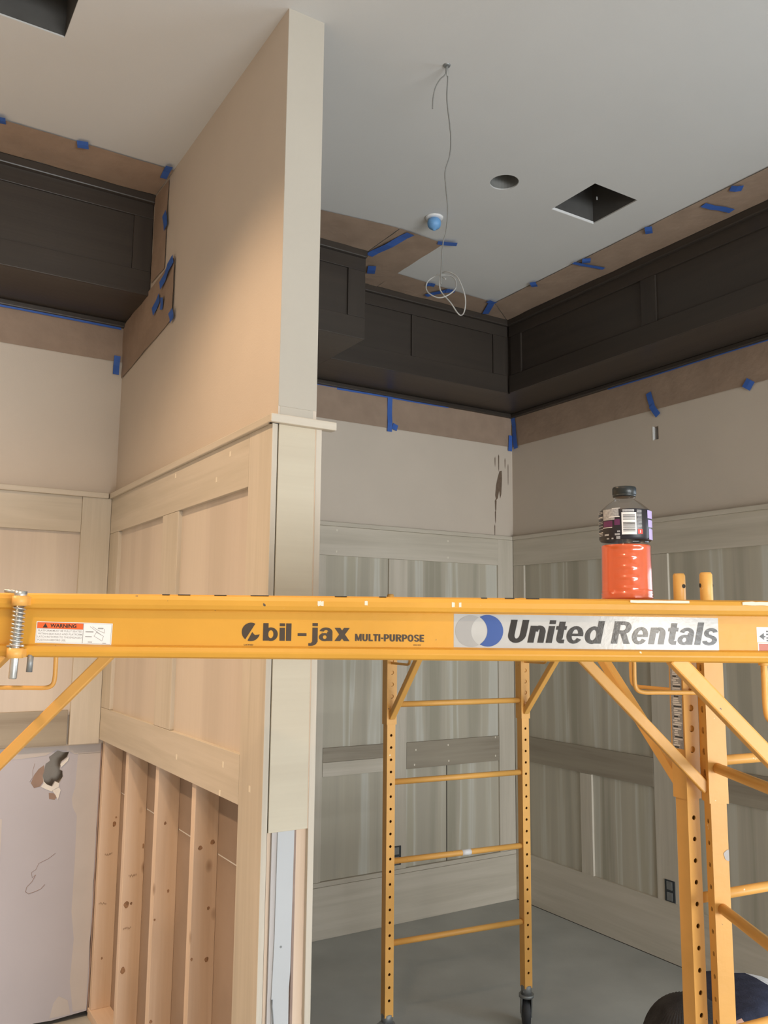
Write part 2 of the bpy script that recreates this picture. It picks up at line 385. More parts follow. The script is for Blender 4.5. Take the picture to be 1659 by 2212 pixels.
# ceiling with its openings
cold = [(2.3525+0.065*math.cos(a), 2.769+0.065*math.sin(a)) for a in [2*PI*k/28 for k in range(28)]]
r1 = [(2.703, 2.552), (2.982, 2.552), (2.982, 2.834), (2.703, 2.834)]
r2 = [(0.17, 2.572), (0.462, 2.572), (0.462, 2.855), (0.17, 2.855)]
wr = [(1.656+0.011*math.cos(a), 2.258+0.011*math.sin(a)) for a in [2*PI*k/12 for k in range(12)]]
mb = MB(); mb.addmesh(flat([(XL-0.1, YB-0.1), (Rx+0.1, YB-0.1), (Rx+0.1, Rb+0.1), (XL-0.1, Rb+0.1)], (cold, r1, r2, wr), 0.006), Matrix.Translation((0, 0, ZC+0.003)))
ceil = struct('ceiling', mb, MT['ceiling'])
def boot(ring, h, inner):
    mb = MB(); n = len(ring); c = Vector((sum(p[0] for p in ring)/n, sum(p[1] for p in ring)/n, 0))
    lo = [Vector((p[0], p[1], 0)) for p in ring]; lo = [c+(p-c)*1.01 for p in lo]
    for k in range(n):
        a, b = lo[k], lo[(k+1) % n]
        mb.poly([a+Vector((0, 0, ZC+0.005)), b+Vector((0, 0, ZC+0.005)), b+Vector((0, 0, ZC+h)), a+Vector((0, 0, ZC+h))], inner)
    mb.poly([p+Vector((0, 0, ZC+h)) for p in lo], inner)
    return mb
mb = boot(r1, 0.25, MT['duct'])
mb.box(2.703, 2.982, 2.8325, 2.8365, ZC-0.0005, ZC+0.012, MT['swhite'])
mb.box(2.90, 2.906, 2.73, 2.733, ZC+0.06, ZC+0.075, MT['swhite'])
tag(mb.build('vent_opening'), 'square dark vent opening cut in the right ceiling', 'vent')
tag(boot(r2, 0.25, MT['duct']).build('vent_opening'), 'dark vent opening in the ceiling above the left alcove, cut by the photo edge', 'vent')
mb = MB(); mb.addmesh(flat(cold, (), 0.004), Matrix.Translation((0, 0, ZC+0.13)), MT['can'])
mb2 = boot(cold, 0.13, MT['can'])
can = thing('recessed_light', 'round dark recessed light can in ceiling beside the square vent', 'light', (2.3525, 2.769, ZC))
mb2.build('housing', None, can, can.location)
mb = MB(); mb.lathe([(0.018, -0.03), (0.018, 0.02), (0.012, 0.03)], 14, (2.3525, 2.769, ZC+0.10), MT['swhite']); mb.build('lamp_socket', None, can, can.location)

# shell walls
WT = 0.12
# left back wall: above the wainscot foot it is solid, below a drywall sheet with a hole stands before a cavity
wl = struct('wall_back_left', MB().box(XL, Xp+0.01, Lb, Lb+WT, H-0.56, ZC+0.01).box(XL, Xp+0.06, Lb+0.10, Lb+WT, 0, H-0.56, None), MT['wall'])
hole = [(0.816, -0.605), (0.853, -0.578), (0.880, -0.588), (0.905, -0.588), (0.898, -0.612), (0.872, -0.632), (0.868, -0.665), (0.880, -0.672), (0.884, -0.700), (0.868, -0.726),
        (0.850, -0.716), (0.838, -0.738), (0.816, -0.728), (0.800, -0.712), (0.793, -0.690), (0.800, -0.660), (0.803, -0.635), (0.822, -0.622)]
sheet_out = [(XL, -1.745), (0.70, -1.752), (0.82, -1.748), (0.90, -1.752), (1.046, -1.742), (1.049, -1.60), (1.045, -1.45), (1.050, -1.32), (1.047, -1.18), (1.051, -1.05), (1.047, -0.95), (1.051, -0.80), (1.049, -0.552), (XL, -0.552)]
XZ = lambda y: Matrix(((1, 0, 0, 0), (0, 0, 1, y), (0, 1, 0, H), (0, 0, 0, 1)))
mb = MB(); mb.addmesh(flat(sheet_out, (hole,), 0.0127), XZ(Lb+0.008)); mb.build('drywall_sheet', MT['primer'], wl)
# pale joint compound bands
band = [(0.945, -0.60), (1.046, -0.60), (1.043, -1.735), (0.985, -1.735), (0.965, -1.60), (0.972, -1.42), (0.955, -1.30), (0.957, -1.1), (0.955, -0.88), (0.935, -0.84), (0.928, -0.80), (0.940, -0.75)]
mb = MB(); mb.addmesh(flat(band, (), 0.0012), XZ(Lb+0.0011)); mb.build('joint_compound_band', MT['mud'], wl)
mb = MB(); mb.addmesh(flat([(XL, -0.553), (1.046, -0.553), (1.046, -0.601), (0.93, -0.601), (0.905, -0.585), (0.85, -0.573), (0.80, -0.598), (0.70, -0.606), (XL, -0.606)], (), 0.0012), XZ(Lb+0.0011)); mb.build('joint_compound_band', MT['mud'], wl)
mb = MB(); mb.addmesh(flat([(0.60, -0.86), (0.634, -0.86), (0.640, -1.2), (0.632, -1.5), (0.60, -1.7), (0.4, -1.7), (0.4, -0.86)], (), 0.0012), XZ(Lb+0.0011)); mb.build('joint_compound_band', MT['mud'], wl)
mb = MB(); mb.addmesh(flat([(0.885, -1.742), (0.975, -1.742), (0.960, -1.68), (0.92, -1.655), (0.90, -1.68)], (), 0.0012), XZ(Lb+0.0011)); mb.build('joint_compound_band', MT['mud'], wl)
# torn paper round the hole
mb = MB()
mb.addmesh(flat([(0.797, -0.640), (0.800, -0.660), (0.793, -0.690), (0.800, -0.712), (0.785, -0.733), (0.760, -0.738), (0.745, -0.715), (0.757, -0.680), (0.775, -0.655)], (), 0.001), XZ(Lb+0.0008), MT['torn'])
mb.addmesh(flat([(0.825, -0.765), (0.845, -0.768), (0.862, -0.785), (0.852, -0.798), (0.828, -0.792)], (), 0.001), XZ(Lb+0.0008), MT['torn'])
mb.build('torn_paper', None, wl)
mb = MB()
for q in ([(0.795, -0.690), (0.800, -0.712), (0.816, -0.728), (0.838, -0.738), (0.850, -0.716), (0.868, -0.726), (0.866, -0.742), (0.845, -0.752), (0.838, -0.760), (0.812, -0.748), (0.790, -0.735), (0.800, -0.722)],
          [(0.838, -0.756), (0.868, -0.744), (0.876, -0.757), (0.866, -0.800), (0.852, -0.772)], [(0.868, -0.640), (0.905, -0.612), (0.900, -0.628), (0.872, -0.655)]):
    mb.addmesh(flat(q, (), 0.004), XZ(Lb+0.0005), MT['gyp'])
mb.build('gypsum_crumbs', None, wl)
def crease(pts, r=0.0012): return MB().tube([(x, Lb+0.0012, H+z) for x, z in pts], r, 5)
crease([(0.79, -1.118), (0.776, -1.145), (0.755, -1.165), (0.752, -1.185), (0.765, -1.195), (0.79, -1.19), (0.815, -1.182), (0.832, -1.165)]).build('paper_tear', MT['torn'], wl)
crease([(0.79, -1.118), (0.776, -1.128), (0.772, -1.105), (0.79, -1.095), (0.80, -1.07), (0.84, -1.055), (0.87, -1.035)], 0.0009).build('paper_tear', MT['torn'], wl)
crease([(0.757, -0.630), (0.750, -0.66), (0.752, -0.69), (0.74, -0.71)], 0.0008).build('paper_tear', MT['torn'], wl)
# brown raw edge of the sheet
MB().box(1.0485, 1.0535, Lb-0.001, Lb+0.012, 0.02, H-0.555).build('raw_paper_edge', MT['torn'], wl)

wr_ = struct('wall_back_right', MB().box(Xq-0.02, Rx+0.12, Rb, Rb+WT, -0.02, ZC+0.01), MT['wall'])
# right wall with the small box hole and, nearer the camera, a window opening
mb = MB()
wy0, wy1, wz0, wz1 = -0.6, 1.2, 0.75, 3.0
mb.addmesh(flat([(YB, 0), (Rb, 0), (Rb, ZC+0.01), (YB, ZC+0.01)], ([(wy0, wz0), (wy1, wz0), (wy1, wz1), (wy0, wz1)], [(3.234, H+1.10), (3.272, H+1.10), (3.272, H+1.178), (3.234, H+1.178)]), WT),
           Matrix(((0, 0, 1, Rx+WT/2), (1, 0, 0, 0), (0, 1, 0, 0), (0, 0, 0, 1))))
wri = struct('wall_right', mb, MT['wall'])
struct('wall_left', MB().box(XL-WT, XL, YB, Lb+WT, -0.02, ZC+0.01), MT['wall'])
struct('wall_rear', MB().box(XL-WT, Rx+WT, YB-WT, YB, -0.02, ZC+0.01), MT['wall'])
wf = struct('window_1', MB().box(Rx-0.02, Rx+WT, wy0-0.08, wy0, wz0-0.08, wz1+0.08).box(Rx-0.02, Rx+WT, wy1, wy1+0.08, wz0-0.08, wz1+0.08).box(Rx-0.02, Rx+WT, wy0, wy1, wz1, wz1+0.08).box(Rx-0.05, Rx+WT, wy0, wy1, wz0-0.08, wz0), MT['swhite'])

# partition between the two alcoves
Zo = H-0.535                                # underside of the wainscot's lower rail: below it the studs stand open
wp = struct('wall_middle', MB().box(Xp, Xq, Ye, Rb, Zo+0.02, ZC+0.01), MT['wall'])
mb = MB().box(Xp+0.0005, Xq-0.0005, Ye-0.0015, Ye+0.01, CR1+0.035, ZC); mb.build('end_drywall', MT['endpaint'], wp)
MB().box(Xp+0.006, Xq-0.012, Ye-0.001, Ye+0.01, CR1-0.01, CR1+0.036).build('end_drywall_foot', MT['endpaint'], wp)
MB().box(Xp+0.004, Xq-0.018, Ye-0.0028, Ye, CR1+0.034, CR1+0.0358).build('torn_edge', MT['endpaint'], wp)
STX = Xp+0.089
MB().box(STX, Xq, Ye+0.05, Rb, 0, H-0.79).build('drywall_back', MT['sheath'], wp)
MB().box(STX, Xq, Ye+0.05, Rb, H-0.784, Zo+0.03).build('drywall_back', MT['sheath'], wp)
MB().box(STX+0.002, STX+0.012, Ye+0.05, Rb, H-0.791, H-0.783).build('joint_line', MT['gyp'], wp)
STUD_KNOTS = {4.160: [(1.092, 0.256, 0.004, 0.006), (1.118, 0.844, 0.008, 0.013), (1.125, 0.873, 0.004, 0.005)], 3.752: [(1.076, 0.600, 0.011, 0.013), (1.096, 0.602, 0.005, 0.006), (1.074, 0.340, 0.010, 0.013), (1.136, 0.83, 0.003, 0.012)],
              3.327: [(1.112, 0.758, 0.004, 0.007), (1.064, 0.661, 0.004, 0.004), (1.089, 1.011, 0.005, 0.006), (1.066, 0.30, 0.006, 0.006)], 2.908: [(1.123, 1.025, 0.008, 0.009), (1.079, 1.011, 0.008, 0.007), (1.116, 0.808, 0.005, 0.006), (1.116, 0.642, 0.007, 0.009), (1.063, 0.652, 0.004, 0.005)]}
STUD_STAMPS = {4.160: [(1.098, 0.711), (1.082, 0.495)], 3.752: [(1.096, 0.714), (1.083, 0.504)]}
for yn in (4.160, 3.752, 3.327, 2.908):
    sd_ = MB().box(Xp+0.001, STX, yn, yn+0.038, 0.04, Zo+0.03, None, 0.002).build('stud', MT['pine'], wp)
    for x, z, rx, rz in STUD_KNOTS.get(yn, ()):
        ring = [(x+rx*math.cos(t)*(1+0.15*math.sin(3*t+z*9)), z+rz*math.sin(t)*(1+0.12*math.cos(2*t+x*50))) for t in [2*PI*q/14 for q in range(14)]]
        k_ = MB(); k_.addmesh(flat(ring, (), 0.0006), Matrix(((1, 0, 0, 0), (0, 0, 1, yn-0.0001), (0, 1, 0, 0), (0, 0, 0, 1)))); k_.build('knot', MT['knot'], sd_)
    for x, z in STUD_STAMPS.get(yn, ()):
        k_ = MB(); rs = random.Random(int(z*1000))
        for q in range(7):
            xx = x-0.016+q*0.0050; zz = z+rs.uniform(-0.004, 0.004); k_.poly([(xx, yn-0.0006, zz-0.004), (xx+rs.uniform(0.0015, 0.0035), yn-0.0006, zz-0.003), (xx+0.003, yn-0.0006, zz+rs.uniform(0, 0.006)), (xx, yn-0.0006, zz+0.004)])
        k_.build('grade_stamp', MT['stamp'], sd_)['kind'] = 'stuff'
MB().box(Xp-0.001, STX, 2.47, 2.508, 0.04, Zo+0.03).build('stud', MT['pine'], wp)
MB().box(Xp+0.004, STX+0.03, Ye+0.006, Ye+0.044, 0.04, H-0.58).build('stud', MT['pine'], wp)
MB().box(Xp-0.004, STX, Ye+0.01, Lb, 0, 0.04, None, 0.002).build('sole_plate', MT['pine_y'], wp)

# ---- wainscot boards: each one an object of its own
BW = 0.02                                   # board thickness
def board(name, parent, mat, *b, bev=0.0015): return MB().box(*b, None, bev).build(name, mat, parent)
# on the partition's left face: panels lie behind, rails and stiles stand proud
xa, xb = Xp-0.024, Xp                       # proud face, wall face
board('wainscot_panel', wp, MT['wpanel_y'], Xp-0.008, xb, 3.33, 4.03, Zo+0.12, TR0+0.02)
board('wainscot_panel', wp, MT['wpanel_y'], Xp-0.008, xb, 2.45, 3.16, Zo+0.12, TR0+0.02)
board('wainscot_rail', wp, MT['pop_y'], xa, xb, 2.47, Lb-0.03, TR0, CR0)
board('wainscot_rail', wp, MT['pop_y'], xa, xb, 2.47, Lb-0.03, Zo, Zo+0.148)
board('wainscot_stile', wp, MT['pop_z'], xa, xb, 4.012, Lb-0.03, Zo+0.149, TR0-0.001)
board('wainscot_stile', wp, MT['pop_z'], xa, xb, 3.145, 3.340, Zo+0.149, TR0-0.001)
board('wainscot_stile', wp, MT['pop_z'], xa, xb-0.006, Ye-0.015, 2.469, 0.0, CR0)
board('chair_rail', wp, MT['pop_y'], Xp-0.036, xb, Ye-0.022, Lb, CR0, CR1, bev=0.003)
# on its end
board('end_panel', wp, MT['ply'], Xp-0.002, Xq-0.0085, Ye-0.014, Ye-0.002, H-0.585, CR0)
MB().box(Xp-0.0065, Xp-0.0015, Ye-0.006, Ye+0.1, H-0.585, CR0).build('shadow_gap', MT['dark'], wp)
MB().box(Xq-0.0088, Xq-0.0068, Ye-0.0143, Ye-0.002, H-0.585, CR0).build('panel_joint', MT['pine_y'], wp)
board('wainscot_stile', wp, MT['pop_z'], Xq-0.007, Xq+0.013, Ye-0.016, Ye+0.12, 0.0, CR0)
board('chair_rail', wp, MT['pop_x'], Xp-0.037, Xq+0.056, Ye-0.034, Ye+0.002, CR0, CR1, bev=0.003)
mb = MB(); mb.addmesh(flat([(1.079, 0.05), (1.132, 0.05), (1.134, 0.5), (1.131, 0.75), (1.1345, 0.80), (1.137, 1.1), (1.138, 1.205), (1.085, 1.205), (1.083, 0.9), (1.0775, 0.72), (1.080, 0.68), (1.078, 0.4)], (), 0.012), Matrix(((1, 0, 0, 0), (0, 0, 1, Ye-0.002), (0, 1, 0, 0), (0, 0, 0, 1))))
mb.build('drywall_strip', MT['white'], wp)
struct('baseboard_cap', MB().box(Xq+0.02, Rx-0.023, Rb-0.024, Rb, 0.286, 0.312, None, 0.0015), MT['pop_x'], wr_)
for z in (0.87, 0.42):
    MB().lathe([(0.0035, 0), (0.0035, 0.0006)], 10).build('screw_head', MT['castm'], wp).matrix_world = Matrix.Translation((1.103, Ye-0.0082, z)) @ Matrix.Rotation(PI/2, 4, 'X')
mb = MB(); mb.addmesh(flat([(1.064, 0.05), (1.079, 0.05), (1.078, 0.4), (1.0800, 0.68), (1.083, 0.9), (1.085, 1.2), (1.069, 1.2), (1.068, 0.8), (1.066, 0.5)], (), 0.008), Matrix(((1, 0, 0, 0), (0, 0, 1, Ye+0.001), (0, 1, 0, 0), (0, 0, 0, 1))))
mb.build('torn_gypsum_edge', MT['mud'], wp)
MB().tube([(1.079, Ye-0.009, 0.735), (1.0805, Ye-0.009, 0.71), (1.0835, Ye-0.009, 0.68), (1.0855, Ye-0.009, 0.655)], 0.0022, 6).build('paper_tear', MT['castm'], wp)
MB().box(1.1385, 1.146, Ye-0.003, Ye+0.01, 0.05, 1.19).build('raw_paper_edge', MT['torn'], wp)
MB().box(1.147, Xq-0.004, Ye-0.001, Ye+0.03, 0.05, 1.19).build('stud_edge', MT['pine'], wp)
# left back wall wainscot
ya = Lb-0.030
board('wainscot_panel', wl, MT['wpanel_x'], XL, 0.905, Lb-0.008, Lb, H-0.42, TR0+0.01)
board('wainscot_rail', wl, MT['pop_x'], XL, 0.893, ya+0.008, Lb, TR0, CR0)
board('wainscot_rail', wl, MT['dpop_x'], XL, 0.884, ya+0.008, Lb, H-0.553, H-0.395)
board('wainscot_stile', wl, MT['pop_z'], 0.8935, Xp-0.0245, ya, Lb, H-0.553, CR0)
board('chair_rail', wl, MT['pop_x'], XL, Xp-0.041, Lb-0.040, Lb, CR0, CR1, bev=0.003)
# right back wall
yb = Rb-0.022
def rb(name, mat, x0, x1, z0, z1, proud=0.022, bev=0.0015): return board(name, wr_, MT[mat], x0, x1, Rb-proud, Rb, max(z0+H, 0.313), z1+H, bev=bev)
rb('wainscot_rail', 'pop_x', Xq+0.02, 3.735, 0.43, 0.609)
rb('chair_rail', 'pop_x', Xq+0.001, Rx-0.036, 0.609, 0.635, 0.035, 0.003)
rb('wainscot_stile', 'pop_z', 3.735, Rx-0.023, -1.48, 0.609)
rb('wainscot_stile', 'pop_z', 2.850, 2.990, -1.48, 0.429)
rb('wainscot_stile', 'pop_z', 2.295, 2.400, -1.48, 0.429)
rb('wainscot_stile', 'pop_z', Xq+0.02, 1.29, -1.48, 0.429)
rb('wainscot_rail', 'dpop_x', 2.992, 3.733, -0.872, -0.712)
rb('wainscot_rail', 'dpop_x', 2.402, 2.848, -0.790, -0.708)
rb('wainscot_rail', 'pop_x', 2.402, 2.848, -0.872, -0.791)
rb('wainscot_rail', 'dpop_x', 1.292, 2.293, -0.872, -0.712)
for x0, x1 in ((1.285, 2.30), (2.395, 2.855), (2.985, 3.74)):
    rb('wainscot_panel', 'panel_x', x0, x1, -0.73, 0.44, 0.008)
for x0, x1 in ((1.285, 2.30), (2.395, 2.855), (2.985, 3.306), (3.310, 3.74)):
    rb('wainscot_panel', 'panel_x', x0, x1, -1.49, -0.85, 0.008)
MB().box(3.305, 3.311, Rb-0.0095, Rb-0.007, H-1.48, H-0.873).build('panel_joint', MT['dark'], wr_)
struct('baseboard_back_right', MB().box(Xq+0.02, Rx-0.026, Rb-0.026, Rb, 0, 0.285, None, 0.002), MT['pop_x'])
# nail filler dots on the boards
for x, z in ((3.31, 0.57), (3.31, 0.46), (3.06, -0.76), (3.31, -0.745), (3.315, -0.845), (3.05, -0.85), (3.70, -0.72), (3.70, -0.84), (2.47, 0.585), (2.47, 0.455)):
    MB().box(x-0.004, x+0.004, Rb-0.0228, Rb-0.0215, H+z-0.006, H+z+0.006, None, 0.0003).build('nail_filler', MT['filler'], wr_)
for y, z in ((2.60, -0.435), (2.385, -0.475), (2.62, -0.525), (3.05, -0.47), (2.63, 0.57), (2.75, 0.50), (3.2, 0.58)):
    MB().box(Xp-0.0248, Xp-0.0235, y-0.006, y+0.006, H+z-0.009, H+z+0.009, None, 0.0003).build('nail_filler', MT['filler'], wp)
# stain runs beside the corner
def stain(pts): 
    mb = MB(); mb.addmesh(flat(pts, (), 0.0008), XZ(Rb-0.0004)); mb.build('stain_run', MT['stain'], wr_)
def run(x, z0, z1, w): stain([(x-w, z0), (x+w*0.2, z0+0.015), (x+w, z0), (x+w*0.6, z1), (x, z1-0.02), (x-w*0.7, z1)])
stain([(3.775, 1.095), (3.795, 1.10), (3.797, 1.04), (3.789, 0.93), (3.778, 0.90), (3.770, 0.955), (3.757, 0.90), (3.742, 0.885), (3.734, 0.92), (3.742, 0.99), (3.758, 1.05)])
run(3.768, 1.20, 1.11, 0.005); run(3.735, 1.18, 1.14, 0.004); run(3.826, 1.18, 1.135, 0.004); run(3.853, 1.14, 1.02, 0.003); run(3.738, 0.88, 0.82, 0.008); run(3.735, 0.80, 0.74, 0.005); run(3.728, 0.70, 0.645, 0.004)
# right wall
def rw(name, mat, y0, y1, z0, z1, proud=0.022, bev=0.0015): return board(name, wri, MT[mat], Rx-proud, Rx, y0, y1, z0+H, z1+H, bev=bev)
rw('wainscot_rail', 'pop_y', 1.32, Rb-0.023, 0.43, 0.609)
rw('chair_rail', 'pop_y', 1.32, Rb-0.001, 0.609, 0.635, 0.035, 0.003)
rw('wainscot_rail', 'dpop_y', 3.335, 4.395, -0.872, -0.712)
rw('wainscot_rail', 'dpop_y', 1.32, 3.185, -0.872, -0.712)
rw('wainscot_stile', 'pop_z', 4.397, Rb-0.023, -1.48, 0.429)
rw('wainscot_stile', 'pop_z', 3.187, 3.333, -1.48, 0.429)
rw('wainscot_stile', 'pop_z', 3.810, 3.905, -1.48, -0.873)
for yy in (2.02,): rw('wainscot_stile', 'pop_z', yy, yy+0.14, -1.48, -0.873); rw('wainscot_stile', 'pop_z', yy, yy+0.14, -0.711, 0.429)
for y0, y1 in ((3.33, 4.40), (2.155, 3.19), (1.32, 2.03)): rw('wainscot_panel', 'panel_y', y0, y1, -0.73, 0.44, 0.008)
for y0, y1 in ((3.90, 4.40), (3.33, 3.815), (2.155, 3.19), (1.32, 2.03)): rw('wainscot_panel', 'panel_y', y0, y1, -1.49, -0.85, 0.008)
struct('baseboard_right', MB().box(Rx-0.026, Rx, 1.32, Rb-0.001, 0, 0.31, None, 0.002), MT['pop_y'])
MB().box(Rx-0.0262, Rx-0.02, 1.32, Rb-0.03, 0.0, 0.004).build('floor_gap', MT['dark'], wri)

# ---- dark stained soffits below the ceiling
SB = 1.515+H                                # underside
def soffit_face_y(parent, x0, x1, y, cells, fx=1):
    """panelled front of a soffit in the plane y, facing -y"""
    f = y-0.012
    board('soffit_rail', parent, MT['dk_x'], x0, x1, f, y, SB, SB+0.115); board('soffit_rail', parent, MT['dk_x'], x0, x1, f, y, ZC-0.115, ZC-0.03)
    MB().box(x0, x1, y-0.035, y, ZC-0.045, ZC-0.001, None, 0.006).build('crown_strip', MT['dk_x'], parent)
    for a, b in cells: board('soffit_stile', parent, MT['dk_z'], a, b, f, y, SB+0.116, ZC-0.116)
def soffit_face_x(parent, x, y0, y1, cells):
    f = x-0.012
    board('soffit_rail', parent, MT['dk_y'], f, x, y0, y1, SB, SB+0.115); board('soffit_rail', parent, MT['dk_y'], f, x, y0, y1, ZC-0.115, ZC-0.03)
    MB().box(x-0.035, x, y0, y1, ZC-0.045, ZC-0.001, None, 0.006).build('crown_strip', MT['dk_y'], parent)
    for a, b in cells: board('soffit_stile', parent, MT['dk_z'], f, x, a, b, SB+0.116, ZC-0.116)
t1 = struct('trim_1', MB().box(XL+0.002, Xp-0.002, 3.776, Lb-0.001, SB, ZC-0.001), MT['dk_x'])
soffit_face_y(t1, XL+0.002, Xp-0.002, 3.776, [(Xp-0.09, Xp-0.003), (-0.10, 0.0), (-1.4, -1.3)])
MB().box(XL+0.002, Xp-0.002, Lb-0.03, Lb-0.001, SB-0.03, SB, None, 0.006).build('cove_strip', MT['dk_x'], t1)
t2 = struct('trim_2', MB().box(Xq+0.002, 2.19, 3.736, Rb-0.001, SB, ZC-0.001), MT['dk_x'])
soffit_face_y(t2, Xq+0.002, 2.19, 3.736, [(2.085, 2.189), (1.30, 1.40)])
t3 = struct('trim_3', MB().box(2.191, 3.515, 4.116, Rb-0.001, SB, ZC-0.001), MT['dk_x'])
soffit_face_y(t3, 2.191, 3.497, 4.116, [(2.192, 2.29), (2.745, 2.778), (3.38, 3.48)])
t4 = struct('trim_4', MB().box(3.516, Rx-0.001, 0.2, Rb-0.001, SB, ZC-0.001), MT['dk_y'])
soffit_face_x(t4, 3.516, 0.2, 4.097, [(3.98, 4.08), (2.9, 3.0), (1.7, 1.8), (0.5, 0.6)])
MB().box(Xq+0.002, Rx-0.03, Rb-0.03, Rb-0.001, SB-0.03, SB-0.0005, None, 0.006).build('cove_strip', MT['dk_x'], t3)
MB().box(Rx-0.03, Rx-0.001, 0.2, Rb-0.001, SB-0.03, SB-0.0005, None, 0.006).build('cove_strip', MT['dk_y'], t4)

# ------------------------------------------------------------------ masking paper and tape
PT = 0.004
def paper(label, a, b, d, nu, nv, lift, tapes=(), amp=0.006, seed=0.0, c=None):
    loc = Vector(a)
    o = thing('masking_paper', label, 'masking paper', loc)
    MB().sheet(a, b, d, nu, nv, amp, seed, None, lift, c).build('paper_sheet', MT['paper'], o, loc)
    for (p, q, w) in tapes:
        p, q = Vector(p), Vector(q); dr = (q-p).normalized(); s = dr.cross(Vector(lift)).normalized()*w/2
        l = Vector(lift)*(amp*1.75+0.0025)
        mb = MB(); k = max(2, int((q-p).length/0.05)); rnd = random.Random(hash((round(p.x, 3), round(p.z, 3), round(p.y, 3))))
        def P(u, v, p=p, q=q, s=s, l=l): return p+(q-p)*u+s*(2*v-1)+l*(1+0.25*math.sin(9*u+p.x*7))
        mb.grid(P, k, 1, None, False); mb.build('tape_strip', MT['tape'], o, loc)
    return o
up_, dn = (0, 0, 1), (0, 0, -1)
zc = ZC-0.0005
# right alcove, on the walls
zb = SB-0.03
pb = 1.278+H
paper('brown paper strip on right alcove back wall under dark soffit', (Xq+0.01, Rb-0.001, zb), (Rx-0.012, Rb-0.001, zb), (Xq+0.01, Rb-0.001, pb), 60, 8, (0, -1, 0),
      [((2.851, Rb, zb), (2.852, Rb, 1.255+H), 0.036), ((2.872, Rb, 1.296+H), (2.912, Rb, 1.284+H), 0.04), ((Xq+0.01, Rb, zb+0.004), (2.45, Rb, zb+0.008), 0.022), ((2.46, Rb, zb+0.0), (3.32, Rb, zb+0.006), 0.024),
       ((3.868, Rb, 1.36+H), (3.866, Rb, 1.247+H), 0.034)], 0.006, 1.0)
paper('brown paper strip on right wall under dark soffit', (Rx-0.001, Rb-0.012, zb), (Rx-0.001, 0.3, zb), (Rx-0.001, Rb-0.012, pb), 60, 8, (-1, 0, 0),
      [((Rx, 3.285, 1.385+H), (Rx, 3.265, 1.30+H), 0.038), ((Rx, 3.268, 1.305+H), (Rx, 3.225, 1.237+H), 0.038), ((Rx, 2.652, 1.293+H), (Rx, 2.612, 1.262+H), 0.05), ((Rx, 4.50, zb), (Rx, 4.475, 1.262+H), 0.04),
       ((Rx, 3.6, zb+0.004), (Rx, 2.4, zb+0.006), 0.022)], 0.006, 5.0)
# right alcove, on the ceiling
paper('brown paper strip on ceiling along right dark soffit', (3.225, 3.898, zc), (3.225, 0.4, zc), (3.478, 4.079, zc), 60, 6, dn,
      [((3.235, 2.235, zc), (3.275, 2.20, zc), 0.05), ((3.26, 2.40, zc), (3.42, 2.36, zc), 0.04), ((3.215, 2.69, zc), (3.275, 2.735, zc), 0.035), ((3.205, 3.20, zc), (3.40, 3.16, zc), 0.028), ((3.225, 3.12, zc), (3.262, 3.16, zc), 0.045), ((3.195, 3.52, zc), (3.25, 3.56, zc), 0.035)], 0.006, 9.0, (3.478, 0.4, zc))
paper('short brown paper strip on ceiling along recessed back soffit', (2.482, 3.862, zc), (3.218, 3.898, zc), (2.482, 4.079, zc), 24, 6, dn,
      [((2.70, 3.885, zc), (2.745, 3.865, zc), 0.045), ((2.79, 4.02, zc), (2.865, 3.87, zc), 0.04), ((2.85, 3.90, zc), (2.90, 3.875, zc), 0.045), ((3.16, 3.885, zc), (3.22, 3.885, zc), 0.04), ((3.20, 3.90, zc), (3.28, 4.06, zc), 0.04)], 0.006, 13.0, (3.470, 4.079, zc))
paper('brown paper on ceiling at the corner of the projecting soffit', (2.195, 3.39, zc), (2.478, 3.405, zc), (2.195, 4.079, zc), 8, 18, dn,
      [((2.264, 3.40, zc), (2.215, 3.735, zc), 0.05), ((2.44, 3.41, zc), (2.53, 3.362, zc), 0.04), ((2.30, 3.84, zc), (2.345, 3.93, zc), 0.045)], 0.006, 17.0)
paper('brown paper strip on ceiling beside the partition', (Xq+0.03, 3.50, zc), (2.19, 3.392, zc), (Xq+0.03, 3.70, zc), 24, 6, dn, [], 0.006, 21.0, (2.19, 3.70, zc))
# left alcove
paper('wrinkled brown paper strip on left alcove back wall', (XL, Lb-0.001, zb), (Xp-0.005, Lb-0.001, zb), (XL, Lb-0.001, 1.308+H), 90, 8, (0, -1, 0),
      [((-0.8, Lb, zb+0.006), (Xp-0.02, Lb, zb+0.002), 0.026), ((Xp-0.032, Lb, 1.335+H), (Xp-0.034, Lb, 1.24+H), 0.03)], 0.008, 25.0)
paper('brown paper strip on ceiling of left alcove', (XL, 3.48, zc), (Xp-0.004, 3.477, zc), (XL, 3.74, zc), 50, 6, dn,
      [((0.655, 3.455, zc), (0.668, 3.50, zc), 0.045), ((0.335, 3.45, zc), (0.345, 3.505, zc), 0.045), ((1.02, 3.44, zc), (1.03, 3.56, zc), 0.03)], 0.006, 29.0)
paper('upright brown paper strip on partition beside left soffit', (Xp-0.001, 3.538, ZC-0.02), (Xp-0.001, 3.545, 1.568+H), (Xp-0.001, 3.738, ZC-0.02), 12, 6, (-1, 0, 0),
      [((Xp, 3.56, 1.83+H), (Xp, 3.54, 1.755+H), 0.05)], 0.005, 33.0)
